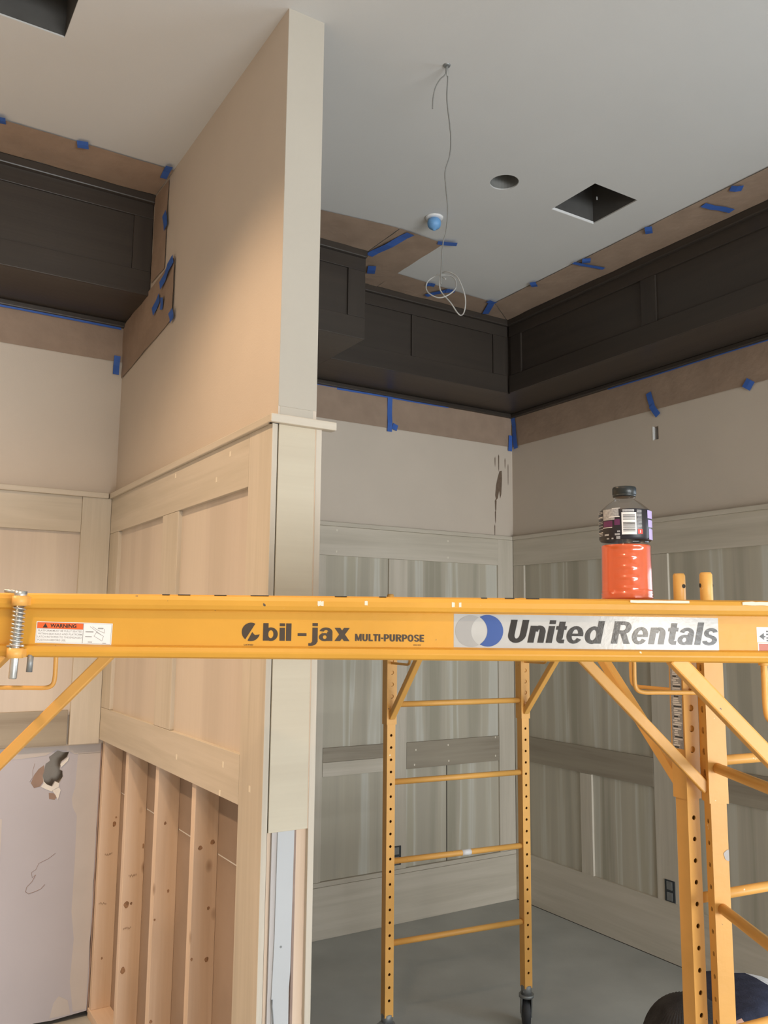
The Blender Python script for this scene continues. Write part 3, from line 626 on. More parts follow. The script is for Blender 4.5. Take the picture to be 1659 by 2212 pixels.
o = paper('wide brown paper sheet on partition below left soffit', (Xp-0.0015, 3.395, 1.565+H), (Xp-0.0015, Lb-0.012, 1.50+H), (Xp-0.0015, 3.395, 1.288+H), 16, 8, (-1, 0, 0),
      [((Xp, 3.565, 1.49+H), (Xp, 3.405, 1.56+H), 0.045), ((Xp, 3.395, 1.32+H), (Xp, 3.385, 1.275+H), 0.05), ((Xp, 3.66, 1.40+H), (Xp, 3.58, 1.445+H), 0.05), ((Xp, 3.53, 1.425+H), (Xp, 3.545, 1.375+H), 0.04)], 0.006, 37.0)

# ------------------------------------------------------------------ ceiling fittings
cb = thing('hanging_cable', 'thin grey cable hanging from the ceiling with a loose coil at its end', 'cable', (1.656, 2.258, ZC))
def P3(r, z, dy=0.0): return Vector((1.656, 2.258, 0))+rt*r+Vector((fw.x, fw.y, 0)).normalized()*dy+Vector((0, 0, H+z))
def spline(pts, k=6):
    out = []; n = len(pts)
    for i in range(n-1):
        p0, p1, p2, p3 = pts[max(i-1, 0)], pts[i], pts[i+1], pts[min(i+2, n-1)]
        for j in range(k):
            t = j/k; out.append(0.5*((2*p1)+(-p0+p2)*t+(2*p0-5*p1+4*p2-p3)*t*t+(-p0+3*p1-3*p2+p3)*t**3))
    out.append(pts[-1]); return out
main = [(0.0, 2.03), (0.003, 1.965), (0.0, 1.873), (0.010, 1.775), (0.0135, 1.722), (0.010, 1.66), (-0.006, 1.60), (-0.0045, 1.546), (0.0015, 1.477), (0.0015, 1.425), (-0.004, 1.37), (-0.014, 1.33), (-0.020, 1.237), (-0.022, 1.18)]
MB().tube(spline([P3(r, z) for r, z in main]), 0.0023, 8).build('cable_drop', MT['cable'], cb, cb.location)
MB().tube([P3(0, 2.0), P3(0.002, 1.963)], 0.0035, 8).build('cable_white_sleeve', MT['cablew'], cb, cb.location)
MB().tube(spline([P3(-0.003, 2.0), P3(-0.006, 1.968, -0.004), P3(-0.024, 1.945, -0.01), P3(-0.042, 1.91, -0.012), P3(-0.05, 1.87, -0.01), P3(-0.052, 1.83, -0.01)]), 0.0024, 8).build('cable_stub', MT['cable'], cb, cb.location)
def px(x, y, d=0.0):                         # cable coil, laid out in the upright plane through the cable
    return P3((x-965)/1823.3*2.79/1.0, 1.079+(675-y)/1823.3*2.79*1.06, d)
coil = [px(962, 601), px(950, 588, .02), px(958, 584, .03), px(975, 586, .03), px(985, 598, .02), px(984, 622, .0), px(966, 642, -.02), px(945, 648, -.02), px(925, 637, -.01), px(918, 620, .01), px(921, 603, .02), px(935, 589, .03), px(953, 583, .02), px(965, 584, .0), px(980, 593, -.01),
        px(990, 606, -.02), px(1001, 632, -.02), px(1006, 652, -.01), px(1004, 672, 0), px(998, 679, .01), px(989, 674, .01), px(974, 652, .01), px(955, 628, .02), px(949, 614, .02), px(950, 588, .01)]
MB().tube(spline(coil, 5), 0.0023, 8).build('cable_coil', MT['cablew'], cb, cb.location)
MB().lathe([(0.012, -0.004), (0.014, 0.0), (0.014, 0.012)], 12, (1.656, 2.258, ZC)).build('ceiling_grommet', MT['castm'], cb, cb.location)
sp = thing('sprinkler_head', 'ceiling sprinkler head under a round blue plastic cap', 'sprinkler', (2.278, 3.213, ZC))
MB().lathe([(0.045, 0.0), (0.045, -0.004), (0.034, -0.007), (0.016, -0.008)], 24, (0, 0, 0)).build('escutcheon', MT['swhite'], sp)
MB().lathe([(0.024, -0.008), (0.032, -0.016), (0.0345, -0.030), (0.032, -0.044), (0.024, -0.055), (0.012, -0.061), (0.007, -0.066), (0.004, -0.068)], 20, (0, 0, 0)).build('protective_cap', MT['bluecap'], sp)
ex = thing('switch_box', 'small uncovered electrical box opening high on the right wall', 'electrical box', (Rx, 3.253, H+1.139))
MB().box(0.058, 0.062, -0.021, 0.021, -0.042, 0.042, MT['box']).box(0.0, 0.06, -0.0195, -0.0175, -0.042, 0.042, MT['torn']).box(0.0, 0.06, 0.0155, 0.0190, -0.042, 0.042, MT['swhite']).build('box_shell', None, ex)
MB().tube([(0.055, -0.005, 0.03), (0.035, 0.0, 0.01), (0.04, -0.008, -0.01), (0.05, -0.004, -0.03)], 0.0025, 6).build('loose_wire', MT['cablew'], ex)
MB().box(-0.0015, 0.0, 0.0185, 0.026, -0.04, 0.042).build('torn_rim', MT['gyp'], ex)
def outlet(label, loc, rz):
    o = thing('outlet_box', label, 'outlet', loc, rz, None)
    MB().box(-0.034, 0.034, -0.004, 0.001, -0.056, 0.056, None, 0.002).build('box_rim', MT['box'], o)
    MB().box(-0.018, 0.018, -0.007, -0.004, -0.05, -0.006, None, 0.003).build('receptacle', MT['castm'], o)
    MB().box(-0.018, 0.018, -0.007, -0.004, 0.006, 0.05, None, 0.003).build('receptacle', MT['castm'], o)
    return o
outlet('dark uncovered outlet box low on back wall behind far ladder frame', (2.918, Rb-0.0225, H-1.375), 0)
outlet('dark uncovered outlet box low on right wall behind near yellow post', (Rx-0.0225, 3.245, H-1.40), -PI/2)

# ------------------------------------------------------------------ scaffolds
HZ = [H-0.765+0.0508*k for k in range(-16, 17)]   # row of adjustment holes
def holed_tube(mb, cx, cy, half, z0, z1, holes, r, m=None):
    """square tube along z with a row of real holes in its +x and -x faces"""
    i = mb.mi(m); bm = mb.bm; n = 12
    hs = [h for h in holes if z0+0.03 < h < z1-0.01]
    edges = [z0]+[(a+b)/2 for a, b in zip(hs, hs[1:])]+[z1] if hs else [z0, z1]
    for sx in (-1, 1):
        x = cx+sx*half
        for k, h in enumerate(hs):
            a, b = edges[k], edges[k+1]
            outer, inner, inn2 = [], [], []
            for q in range(n):
                t = 2*PI*q/n+PI/n; dy, dz = math.cos(t), math.sin(t)
                inner.append(bm.verts.new((x, cy+dy*r, h+dz*r)))
                inn2.append(bm.verts.new((x-sx*0.003, cy+dy*r, h+dz*r)))
                # ray to the cell border
                sc = min((half/abs(dy)) if abs(dy) > 1e-6 else 1e9, ((b-h) if dz > 0 else (h-a))/abs(dz) if abs(dz) > 1e-6 else 1e9)
                outer.append(bm.verts.new((x, cy+dy*sc, h+dz*sc)))
            cr = [bm.verts.new((x, cy+sy*half, z)) for sy, z in ((1, b), (-1, b), (-1, a), (1, a))]
            for q in range(n):
                q2 = (q+1) % n
                f = bm.faces.new((inner[q], outer[q], outer[q2], inner[q2])); f.material_index = i
                f = bm.faces.new((inner[q], inner[q2], inn2[q2], inn2[q])); f.material_index = i
                o1, o2 = outer[q].co, outer[q2].co
                on1 = abs(abs(o1.y-cy)-half) < 1e-6; on2 = abs(abs(o2.y-cy)-half) < 1e-6
                if on1 != on2:
                    c = min(cr, key=lambda v: (v.co-o1).length+(v.co-o2).length)
                    f = bm.faces.new((outer[q], c, outer[q2])); f.material_index = i
        if not hs: mb.poly([(x, cy-half, z0), (x, cy+half, z0), (x, cy+half, z1), (x, cy-half, z1)], m)
    for sy in (-1, 1):
        y = cy+sy*half; mb.poly([(cx-half, y, z0), (cx+half, y, z0), (cx+half, y, z1), (cx-half, y, z1)], m)
    for z in (z0, z1): mb.poly([(cx-half, cy-half, z), (cx+half, cy-half, z), (cx+half, cy+half, z), (cx-half, cy+half, z)], m)
ZT, ZBt = H+0.0505, H-0.054                 # top and underside of the side rails
def caster(parent, x, y, ang):
    mb = MB(); c, s_ = math.cos(ang), math.sin(ang)
    mb.lathe([(0.024, 0.150), (0.024, 0.185), (0.018, 0.19)], 16, (x, y, 0), MT['castm'])
    mb.lathe([(0.034, 0.138), (0.034, 0.150)], 16, (x, y, 0), MT['castm'])
    wx, wy = x-0.03*c, y-0.03*s_
    for sd in (-1, 1):
        px_, py_ = -s_*0.022*sd, c*0.022*sd
        mb.bar((x+px_, y+py_, 0.145), (wx+px_, wy+py_, 0.055), 0.005, 0.05, (-s_, c, 0), MT['castm'])
    mb.tube([(wx-s_*k, wy+c*k, 0.0635) for k in (-0.017, -0.015, 0.015, 0.017)], [0.052, 0.0635, 0.0635, 0.052], 22, MT['rubber'])
    mb.tube([(wx-s_*k, wy+c*k, 0.0635) for k in (-0.026, 0.026)], 0.009, 10, MT['castm'])
    mb.bar((x+0.02*c, y+0.02*s_, 0.165), (x-0.055*c, y-0.055*s_, 0.150), 0.03, 0.006, (-s_, c, 0), MT['castm'])
    return mb.build('caster', None, parent)
def side_rail(root, ln, y, out):
    """rail of webbed steel between two sleeves; out = -1 when its outer face looks to -y"""
    mb = MB()
    mb.box(0.0, ln, y-0.020, y+0.020, ZT-0.0265, ZT, None, 0.009)
    mb.box(0.0, ln, y-0.018, y+0.018, ZBt, ZBt+0.0205, None, 0.009)
    mb.box(0.02, ln-0.02, y-0.006, y+0.004, ZBt+0.015, ZT-0.02)
    r = mb.build('side_rail', MT['yellowb'], root)
    for x, d in ((0.0, 1), (ln, -1)):
        s = MB(); holed_tube(s, x, y, 0.0235, H-0.415, ZT-0.003, [h+0.012 for h in HZ], 0.0085); s.build('post_sleeve', MT['yellow'], r)
        b = MB(); b.bar((x+d*0.02, y, H-0.385), (x+d*0.345, y, ZBt+0.008), 0.026, 0.026, (0, 1, 0), None, 0.003); b.build('brace', MT['yellow'], r)
        g = MB(); q = x+d*0.19; yy = y+0.0
        g.tube(spline([Vector((q, yy, ZBt+0.004)), Vector((q, yy, ZBt-0.03)), Vector((q, yy, H-0.13)), Vector((q-d*0.006, yy, H-0.148)), Vector((q-d*0.024, yy, H-0.154)), Vector((q-d*0.06, yy, H-0.154)), Vector((x+d*0.02, yy, H-0.154))], 4), 0.0055, 10)
        g.lathe([(0.009, 0), (0.009, 0.006)], 10, (q, yy, ZBt-0.004)); g.build('latch_rod', MT['yellow'], r)
    return r
def make_scaffold(label, loc, rz, ln, wd, cast):
    root = thing('rolling_scaffold', label, 'scaffold', loc, rz, 'yellow rolling scaffolds')
    k = 0
    for x in (0.0, ln):
        for y in (0.0, wd):
            mb = MB(); holed_tube(mb, x, y, 0.0195, 0.178, ZT-0.012, HZ, 0.0058)
            p = mb.build('post', MT['yellow'], root)
            pin = MB().lathe([(0.0155, ZT-0.02), (0.0155, H+0.139), (0.0125, H+0.145)], 20, (x, y, 0)); pn = pin.build('coupling_pin', MT['yellow'], p)
            for s2 in (-1, 1):
                MB().tube([(x+s2*0.0150, y, H+0.112), (x+s2*0.0160, y, H+0.112)], 0.0055, 12).build('pin_hole', MT['dark'], p)
            caster(p, x, y, cast[k]); k += 1
        for z in (H-0.332, H-0.658, H-0.983, H-1.311, H-0.02):
            MB().tube([(x, 0.017, z), (x, wd-0.017, z)], 0.0125 if z < H-0.1 else 0.010, 14).build('rung', MT['yellow'], root)
    return root
S1O, S1R, S1L, S1W = (-0.0811, 1.7055, 0), math.radians(-30.4), 1.806, 0.686
sc1 = make_scaffold('near yellow scaffold whose long rail crosses the picture and carries stickers', S1O, S1R, S1L, S1W, (2.5, 0.6, 3.0, 1.2))
r1_ = side_rail(sc1, S1L, 0.0, -1); r2_ = side_rail(sc1, S1L, S1W, 1)
S2O, S2R, S2L, S2W = (2.0053, 3.1576, 0), math.radians(-96.56), 1.7148, 0.693
sc2 = make_scaffold('far yellow scaffold standing inside the right alcove, its ladder frame in full view', S2O, S2R, S2L, S2W, (1.9, -0.5, 1.0, 2.2))
r3_ = side_rail(sc2, S2L, 0.0, -1); r4_ = side_rail(sc2, S2L, S2W, 1)
# painted splash on a rung, white blob on a post
# stickers on the near rail (its outer face looks to -y)
YW = -0.0062
def rect(mb, x0, x1, z0, z1, y, m, rot=0.0):
    c = Vector(((x0+x1)/2, y, H+(z0+z1)/2)); A = Matrix.Rotation(rot, 3, 'Y')
    mb.poly([c+A @ Vector((dx*(x1-x0)/2, 0, dz*(z1-z0)/2)) for dx, dz in ((-1, -1), (1, -1), (1, 1), (-1, 1))], m)
def disc_cut(cx, cz, r, dx, k=40):
    """disc about cx minus the equal disc about cx+dx, as a ring of points"""
    t = math.acos(abs(dx)/2/r); g = 1 if dx > 0 else -1; out = []
    for i in range(k+1):
        a = t+(2*PI-2*t)*i/k; out.append((cx+g*r*math.cos(a), cz+r*math.sin(a)))
    for i in range(1, k):
        a = -t+2*t*i/k; out.append((cx+dx-g*r*math.cos(a), cz+r*math.sin(a)))
    return out
# heavy grotesque letters, cap height 1
SW = 0.255
def _r(x0, y0, x1, y1): return ([(x0, y0), (x1, y0), (x1, y1), (x0, y1)], ())
def _arc(cx, cy, rx, ry, tx, ty, a0, a1, k=22):
    A = [math.radians(a0+(a1-a0)*i/k) for i in range(k+1)]
    return ([(cx+rx*math.cos(a), cy+ry*math.sin(a)) for a in A]+[(cx+(rx-tx)*math.cos(a), cy+(ry-ty)*math.sin(a)) for a in reversed(A)], ())
def _ring(cx, cy, rx, ry, tx, ty, k=28):
    A = [2*PI*i/k for i in range(k)]
    return ([(cx+rx*math.cos(a), cy+ry*math.sin(a)) for a in A], ([(cx+(rx-tx)*math.cos(a), cy+(ry-ty)*math.sin(a)) for a in A],))
XH = 0.745
GL = {
 'n': (0.74, [_r(0, 0, SW, XH), _r(0.66-SW, 0, 0.66, 0.47), _arc(0.375, 0.45, 0.285, 0.31, SW, 0.165, 0, 168)]),
 'U': (0.84, [_r(0, 0.34, SW+.01, 1), _r(0.74-SW-.01, 0.34, 0.74, 1), _arc(0.37, 0.36, 0.37, 0.38, SW+.01, 0.19, 180, 360)]),
 'i': (0.305, [_r(0, 0, SW, XH), _r(0, 0.83, SW, 1)]),
 'l': (0.305, [_r(0, 0, SW, 1)]),
 't': (0.475, [_r(0.09, 0.2, 0.09+SW, 0.95), _r(0, 0.585, 0.43, XH), _arc(0.30, 0.21, 0.21, 0.22, SW-.02, 0.165, 180, 270), _r(0.295, -0.01, 0.43, 0.155)]),
 'e': (0.745, [_arc(0.34, 0.37, 0.34, 0.39, 0.215, 0.145, 0, 328), _r(0.10, 0.315, 0.68, 0.425)]),
 'd': (0.79, [_ring(0.335, 0.37, 0.335, 0.39, 0.21, 0.16), _r(0.71-SW, 0, 0.71, 1)]),
 'b': (0.79, [_ring(0.375, 0.37, 0.335, 0.39, 0.21, 0.16), _r(0, 0, SW, 1)]),
 'a': (0.735, [_arc(0.335, 0.50, 0.31, 0.26, 0.20, 0.145, 0, 168), _r(0.645-SW, 0, 0.645, 0.52), _ring(0.28, 0.215, 0.28, 0.23, 0.19, 0.125)]),
 'R': (0.83, [_r(0, 0, SW+.015, 1), _arc(0.42, 0.715, 0.335, 0.285, 0.235, 0.165, -90, 90), _r(0.1, 0.835, 0.43, 1), _r(0.1, 0.43, 0.43, 0.595), ([(0.32, 0.46), (0.58, 0.46), (0.80, 0), (0.53, 0)], ())]),
 's': (0.68, [_arc(0.31, 0.54, 0.285, 0.22, 0.19, 0.135, 12, 272), _arc(0.31, 0.205, 0.31, 0.225, 0.20, 0.135, 190, 448), ([(0.16, 0.44), (0.30, 0.315), (0.46, 0.33), (0.33, 0.47)], ())]),
 'M': (0.98, [_r(0, 0, SW-.03, 1), _r(0.9-SW+.03, 0, 0.9, 1), ([(0, 1), (0.27, 1), (0.56, 0.05), (0.36, 0.05)], ()), ([(0.9, 1), (0.63, 1), (0.36, 0.05), (0.54, 0.05)], ())]),
 'L': (0.62, [_r(0, 0, SW, 1), _r(0, 0, 0.57, 0.2)]), 'T': (0.70, [_r(0.2, 0, 0.2+SW, 1), _r(0, 0.8, 0.66, 1)]), 'I': (0.31, [_r(0, 0, SW, 1)]), '-': (0.42, [_r(0.03, 0.34, 0.36, 0.52)]),
 'P': (0.76, [_r(0, 0, SW, 1), _arc(0.38, 0.67, 0.33, 0.33, 0.235, 0.18, -90, 90), _r(0.1, 0.82, 0.39, 1), _r(0.1, 0.34, 0.39, 0.52)]),
 'O': (0.86, [_ring(0.40, 0.5, 0.40, 0.51, 0.24, 0.19)]), 'E': (0.66, [_r(0, 0, SW, 1), _r(0, 0, 0.6, 0.19), _r(0, 0.41, 0.55, 0.59), _r(0, 0.81, 0.6, 1)]),
 'S': (0.76, [_arc(0.35, 0.725, 0.33, 0.285, 0.22, 0.17, 12, 272), _arc(0.35, 0.275, 0.35, 0.285, 0.23, 0.17, 190, 448), ([(0.18, 0.6), (0.34, 0.42), (0.53, 0.43), (0.38, 0.6)], ())]),
 'j': (0.305, [_r(0, -0.07, SW, XH), _r(0, 0.83, SW, 1), _arc(-0.075, -0.06, 0.30, 0.225, SW, 0.15, 270, 360), _r(-0.18, -0.285, -0.07, -0.135)]),
 'x': (0.72, [([(0, XH), (0.27, XH), (0.72, 0), (0.45, 0)], ()), ([(0.45, XH), (0.72, XH), (0.27, 0), (0, 0)], ())])}
def letters(mb, t, x0, x1, z0, z1, y, m, shear=0.0, rot=0.0):
    x = 0; polys = []
    for ch in t:
        adv, ps = GL[ch]
        for o_, h_ in ps:
            f = lambda q: [(x+px_+shear*py_, py_) for px_, py_ in q]
            polys.append((f(o_), [f(h) for h in h_]))
        x += adv+0.005
    X = [p[0] for o_, h_ in polys for p in o_]; Y = [p[1] for o_, h_ in polys for p in o_]
    sx = (x1-x0)/(max(X)-min(X)); sz = (z1-z0)/(max(Y)-min(Y)); cx, cz = (x0+x1)/2, (z0+z1)/2
    A = Matrix.Translation((cx, y, cz)) @ Matrix.Rotation(rot, 4, 'Y') @ Matrix.Translation((-cx, 0, -cz))
    B = Matrix(((sx, 0, 0, x0-min(X)*sx), (0, 0, 1, 0), (0, sz, 0, z0-min(Y)*sz), (0, 0, 0, 1)))
    for k, (o_, h_) in enumerate(polys): mb.addmesh(flat(o_, h_, 0.0001), A @ Matrix.Translation((0, -0.000004*k, 0)) @ B, m)
mb = MB(); RT = 0.006
rect(mb, 1.0897, 1.538, -0.0335, 0.0222, YW, MT['silver'], RT)
def flat_xz(mb, pts, y, m): mb.addmesh(flat(pts, (), 0.0002), Matrix(((1, 0, 0, 0), (0, 0, 1, y), (0, 1, 0, H), (0, 0, 0, 1))), m)
rc = 0.0263; c1, c2 = 1.1193, 1.1460
flat_xz(mb, disc_cut(c1-0.0006, -0.0050, rc, c2-c1), YW-0.0003, MT['sgrey'])
flat_xz(mb, disc_cut(c2+0.0006, -0.0042, rc, c1-c2), YW-0.0003, MT['sblue'])
letters(mb, 'United', 1.181, 1.3454, H-0.0243, H+0.0142, YW-0.0004, MT['ink'], 0.2, RT)
letters(mb, 'Rentals', 1.3543, 1.5365, H-0.0250, H+0.0132, YW-0.0004, MT['ink'], 0.2, RT)
mb.build('rental_sticker', None, r1_)
mb = MB()
def mark(cx, cz, r):
    q = lambda pts: [(cx+x*r/65, cz+z*r/65) for x, z in pts]
    arc = lambda a0, a1: [(65*math.cos(math.radians(a0+(a1-a0)*i/16)), 65*math.sin(math.radians(a0+(a1-a0)*i/16))) for i in range(17)]
    return q(arc(63, 234)), q([(10, 0)]+arc(250, 345)+[(45, -20), (30, -22), (20, -14)])
for pts in mark(0.7515, -0.0097, 0.0152): flat_xz(mb, pts, YW-0.0003, MT['brownink'])
letters(mb, 'bil', 0.7717, 0.8186, H-0.0244, H+0.0049, YW-0.0003, MT['brownink'])
rect(mb, 0.8291, 0.8438, -0.0158, -0.0110, YW-0.0003, MT['brownink'])
letters(mb, 'jax', 0.8472, 0.9157, H-0.0318, H+0.0057, YW-0.0003, MT['brownink'])
letters(mb, 'MULTI-PURPOSE', 0.9247, 1.040, H-0.0236, H-0.0115, YW-0.0003, MT['brownink'], 0.0, 0.003)
put_text(mb, 'LISTED', 0.7406, 0.7560, H-0.0322, H-0.0296, YW-0.0003, MT['brownink'], 0.01)
put_text(mb, '0502-0035', 1.022, 1.035, H-0.0300, H-0.0278, YW-0.0003, MT['brownink'], 0.0)
mb.build('maker_lettering', None, r1_)
mb = MB(); RW = 0.021
def wtext(t, x0, x1, z0, z1, m, b=0.0): put_text(mb, t, x0, x1, H+z0, H+z1, YW-0.0006, m, b, 0, 0)
mb2_ = mb
rect(mb, 0.3975, 0.5225, -0.0320, 0.0032, YW, MT['swhite'])
rect(mb, 0.3988, 0.5213, -0.0309, 0.0021, YW-0.0002, MT['sgrey'])
rect(mb, 0.3993, 0.4745, -0.0305, -0.0085, YW-0.0004, MT['swhite']); rect(mb, 0.4755, 0.5208, -0.0305, 0.0017, YW-0.0004, MT['swhite'])
rect(mb, 0.3993, 0.4745, -0.0080, 0.0017, YW-0.0004, MT['sorange'])
mb.poly([(0.4085, YW-0.0006, H-0.0066), (0.4165, YW-0.0006, H-0.0066), (0.4125, YW-0.0006, H+0.0006)], MT['ink'])
wtext('WARNING', 0.4205, 0.4635, -0.0062, 0.0000, MT['ink'], 0.03)
for t, x1, z in (('PLATFORM MUST BE FULLY SEATED', 0.4735, -0.0131), ('WITHIN SIDE RAILS AND PLATFORM', 0.4735, -0.0182), ('LATCH ROTATED TO THE ENGAGED', 0.4735, -0.0233), ('POSITION BEFORE USE.', 0.4480, -0.0284)):
    wtext(t, 0.4012, x1, z, z+0.0031, MT['sgrey'], 0.012)
def line(x0, z0, x1, z1, w=0.0007, m='sgrey'):
    a, b = Vector((x0, YW-0.0006, H+z0)), Vector((x1, YW-0.0006, H+z1)); d = (b-a).normalized(); n = Vector((-d.z, 0, d.x))*w/2
    mb.poly([a-n, b-n, b+n, a+n], MT[m])
for q in ((0.486, -0.003, 0.505, -0.016), (0.490, -0.003, 0.498, -0.008), (0.498, -0.008, 0.510, -0.013), (0.510, -0.013, 0.510, -0.006), (0.493, -0.018, 0.507, -0.026), (0.507, -0.026, 0.509, -0.018), (0.498, -0.010, 0.494, -0.018), (0.509, -0.018, 0.497, -0.012)): line(*q)
for q in ((0.479, -0.0115, 0.492, -0.0115, 0.002), (0.499, -0.0055, 0.508, -0.0055, 0.002), (0.479, -0.0195, 0.490, -0.0195, 0.0014), (0.484, -0.0282, 0.491, -0.0282, 0.0012), (0.508, -0.0296, 0.514, -0.0296, 0.001)): line(*q)
wl_ob = mb.build('warning_label', None, r1_)
wl_ob.matrix_basis = Matrix.Translation((0.46, 0, H-0.0145)) @ Matrix.Rotation(RW, 4, 'Y') @ Matrix.Translation((-0.46, 0, -H+0.0145))
mb = MB()
rect(mb, 1.6035, 1.70, -0.0195, 0.0062, YW, MT['swhite']); rect(mb, 1.6045, 1.70, -0.0380, -0.0205, YW, MT['swhite']); rect(mb, 1.6062, 1.70, -0.0368, -0.0217, YW-0.0002, MT['sred'])
mb.poly([(1.6075, YW-0.0003, H-0.0095), (1.6155, YW-0.0003, H-0.0155), (1.6155, YW-0.0003, H-0.0035)], MT['ink'])
rect(mb, 1.6155, 1.6180, -0.0110, -0.0085, YW-0.0003, MT['ink'])
for z in (-0.001, -0.006, -0.012, -0.0165): rect(mb, 1.6195, 1.66, z-0.0012, z+0.0012, YW-0.0003, MT['ink'])
mb.build('capacity_label', None, r1_)
# pale paint smears and scuffs along the rail's top edge
for x0, x1, z0, z1, m in ((1.385, 1.485, 0.0445, 0.0488, 'filler'), (1.575, 1.62, 0.0420, 0.0480, 'filler'), (0.862, 0.872, 0.034, 0.042, 'filler'), (1.085, 1.090, 0.034, 0.042, 'filler'), (1.097, 1.101, 0.034, 0.042, 'filler'), (0.94, 0.945, 0.036, 0.043, 'filler')):
    y = -0.0203; mb = MB()
    k = 8; pts = [(x0+(x1-x0)*i/k, z0+(z1-z0)*0.25*noise.noise(Vector((x0*40+i*1.7, 0, 0)))) for i in range(k+1)]+[(x1-(x1-x0)*i/k, z1+(z1-z0)*0.25*noise.noise(Vector((x0*40+i*1.3, 5, 0)))) for i in range(k+1)]
    flat_xz(mb, pts, y, MT[m]); mb.build('paint_smear', None, r1_)
for x, w, h in ((1.140, 0.010, 0.003), (1.183, 0.016, 0.003), (1.222, 0.022, 0.003), (0.70, 0.02, 0.0012), (0.765, 0.03, 0.0012), (0.61, 0.012, 0.0012), (0.64, 0.02, 0.001), (0.97, 0.012, 0.001), (0.90, 0.02, 0.001)):
    MB().box(x-w/2, x+w/2, -0.0150, -0.006, ZT-h, ZT+0.0003, None, 0.0004).build('bare_scuff', MT['dark'], r1_)
# spring pin that locks the platform, on the rail's outer face
SP = Vector((0.3785, -0.034, 0)); tl = Vector((0.0045, 0, 0.142)).normalized()
def spp(z): return SP+tl*(z/tl.z)+Vector((0, 0, H))
mb = MB(); mb.tube([spp(-0.088), spp(-0.086), spp(0.045)], [0.0055, 0.0065, 0.0065], 12)
mb.tube([spp(0.040), spp(0.053)], 0.010, 14); mb.tube([spp(0.050)+Vector((-0.026, 0, 0.003)), spp(0.051)], 0.003, 8); mb.build('lock_pin', MT['zinc'], r1_)
hel = [spp(0.030-0.072*i/220)+Vector((math.cos(i*2*PI*11/220), math.sin(i*2*PI*11/220), 0))*0.0088 for i in range(221)]
MB().tube(hel, 0.0017, 6).build('pin_spring', MT['zinc'], r1_)
for z in (0.037, -0.047):
    c = spp(z); MB().tube([c-Vector((0, 0, 0.008)), c+Vector((0, 0, 0.008))], 0.0125, 16).box(c.x-0.012, c.x+0.012, c.y, -0.017, c.z-0.007, c.z+0.007).build('pin_bracket', MT['yellow'], r1_)
c = spp(-0.036); MB().tube([c-Vector((0.014, 0, 0)), c+Vector((0.013, 0, 0.001))], 0.002, 6).build('cross_pin', MT['zinc'], r1_)
MB().tube([(0.393, -0.012, H-0.078), (0.394, -0.012, H-0.050)], 0.005, 10).build('latch_stub', MT['castm'], r1_)
# vertical white label on the sleeve of the far scaffold's near post
mb = MB()
xs_, ys_ = S2L, -0.0240
mb.poly([(xs_-0.019, ys_, H-0.295), (xs_+0.019, ys_, H-0.295), (xs_+0.019, ys_, H-0.06), (xs_-0.019, ys_, H-0.06)], MT['lgrey'])
rnd = random.Random(3)
for i in range(46):
    z = H-0.065-i*0.005; a = rnd.uniform(-0.017, -0.008); b = rnd.uniform(0.0, 0.017)
    mb.poly([(xs_+a, ys_-0.0003, z-0.0032), (xs_+b, ys_-0.0003, z-0.0032), (xs_+b, ys_-0.0003, z), (xs_+a, ys_-0.0003, z)], MT['swhite'] if i % 5 else MT['ink'])
mb.build('instruction_label', None, r3_)
mb = MB(); hb = [(S1L+0.0195, -0.013)]+[(S1L+0.0195-0.0125*math.cos(t)*(1+0.08*math.sin(5*t)), 0.013*math.sin(t)) for t in [PI*(i/12-0.5) for i in range(13)]]+[(S1L+0.0195, 0.013)]
mb.addmesh(flat(hb, (), 0.0012), Matrix(((1, 0, 0, 0), (0, 0, 1, S1W-0.0201), (0, 1, 0, H-0.535), (0, 0, 0, 1)))); mb.build('paint_blob', MT['mud'], sc1)
o = MB().tube([(0, 0.36, H-0.983), (0, 0.385, H-0.983), (0, 0.405, H-0.983)], [0.0129, 0.0131, 0.0129], 14).build('paint_splash', MT['swhite'], sc2)

# plank deck lying between the near scaffold's rails
dk = thing('plywood_platform', 'plywood deck lying between the rails of the near scaffold, under the bottle', 'platform', S1O, S1R)
MB().box(0.03, S1L-0.03, 0.0215, S1W-0.022, ZT-0.021, ZT-0.001, None, 0.001).build('deck_board', MT['ply'], dk)
MB().box(0.03, S1L-0.03, 0.0215, S1W-0.022, ZT-0.030, ZT-0.022).build('deck_frame', MT['castm'], dk)

# ------------------------------------------------------------------ drink bottle
R1 = Matrix.Rotation(S1R, 3, 'Z')
bl = R1 @ Vector((1.4075, 0.066, 0))+Vector(S1O); bl.z = ZT-0.001
face = math.atan2(-bl.y, -bl.x)+PI/2        # local -y looks to the camera
bot = thing('drink_bottle', 'large sports drink bottle of orange liquid with black cap on the scaffold rail', 'bottle', bl, face)
A0 = -PI/2
def rf(r, a, z):
    d = (a-A0+PI) % (2*PI)-PI
    if 0.012 < z < 0.096:
        for c in (0.0, 2*PI/3, -2*PI/3):
            e = abs((d-c+PI) % (2*PI)-PI)
            u = max(0, min(1, (0.74-e)/0.10)); v = max(0, min(1, (z-0.012)/0.006, (0.096-z)/0.006))
            w = u*v; w = w*w*(3-2*w)
            rib = 0.0
            if e < 0.5:
                rib = 0.0022*max(0, math.cos((z-0.022)/0.0185*2*PI))**2*max(0, math.cos(e/0.5*PI/2))
            r = r-0.0030*w+rib*w
    return r
low = [(0.040, 0.0), (0.0445, 0.003), (0.0462, 0.006), (0.0448, 0.0085), (0.0462, 0.011), (0.0449, 0.0135), (0.0460, 0.016)]
k = 34
for i in range(k): z = 0.018+(0.096-0.018)*i/(k-1); low.append((0.0457-0.0016*(z/0.1), z))
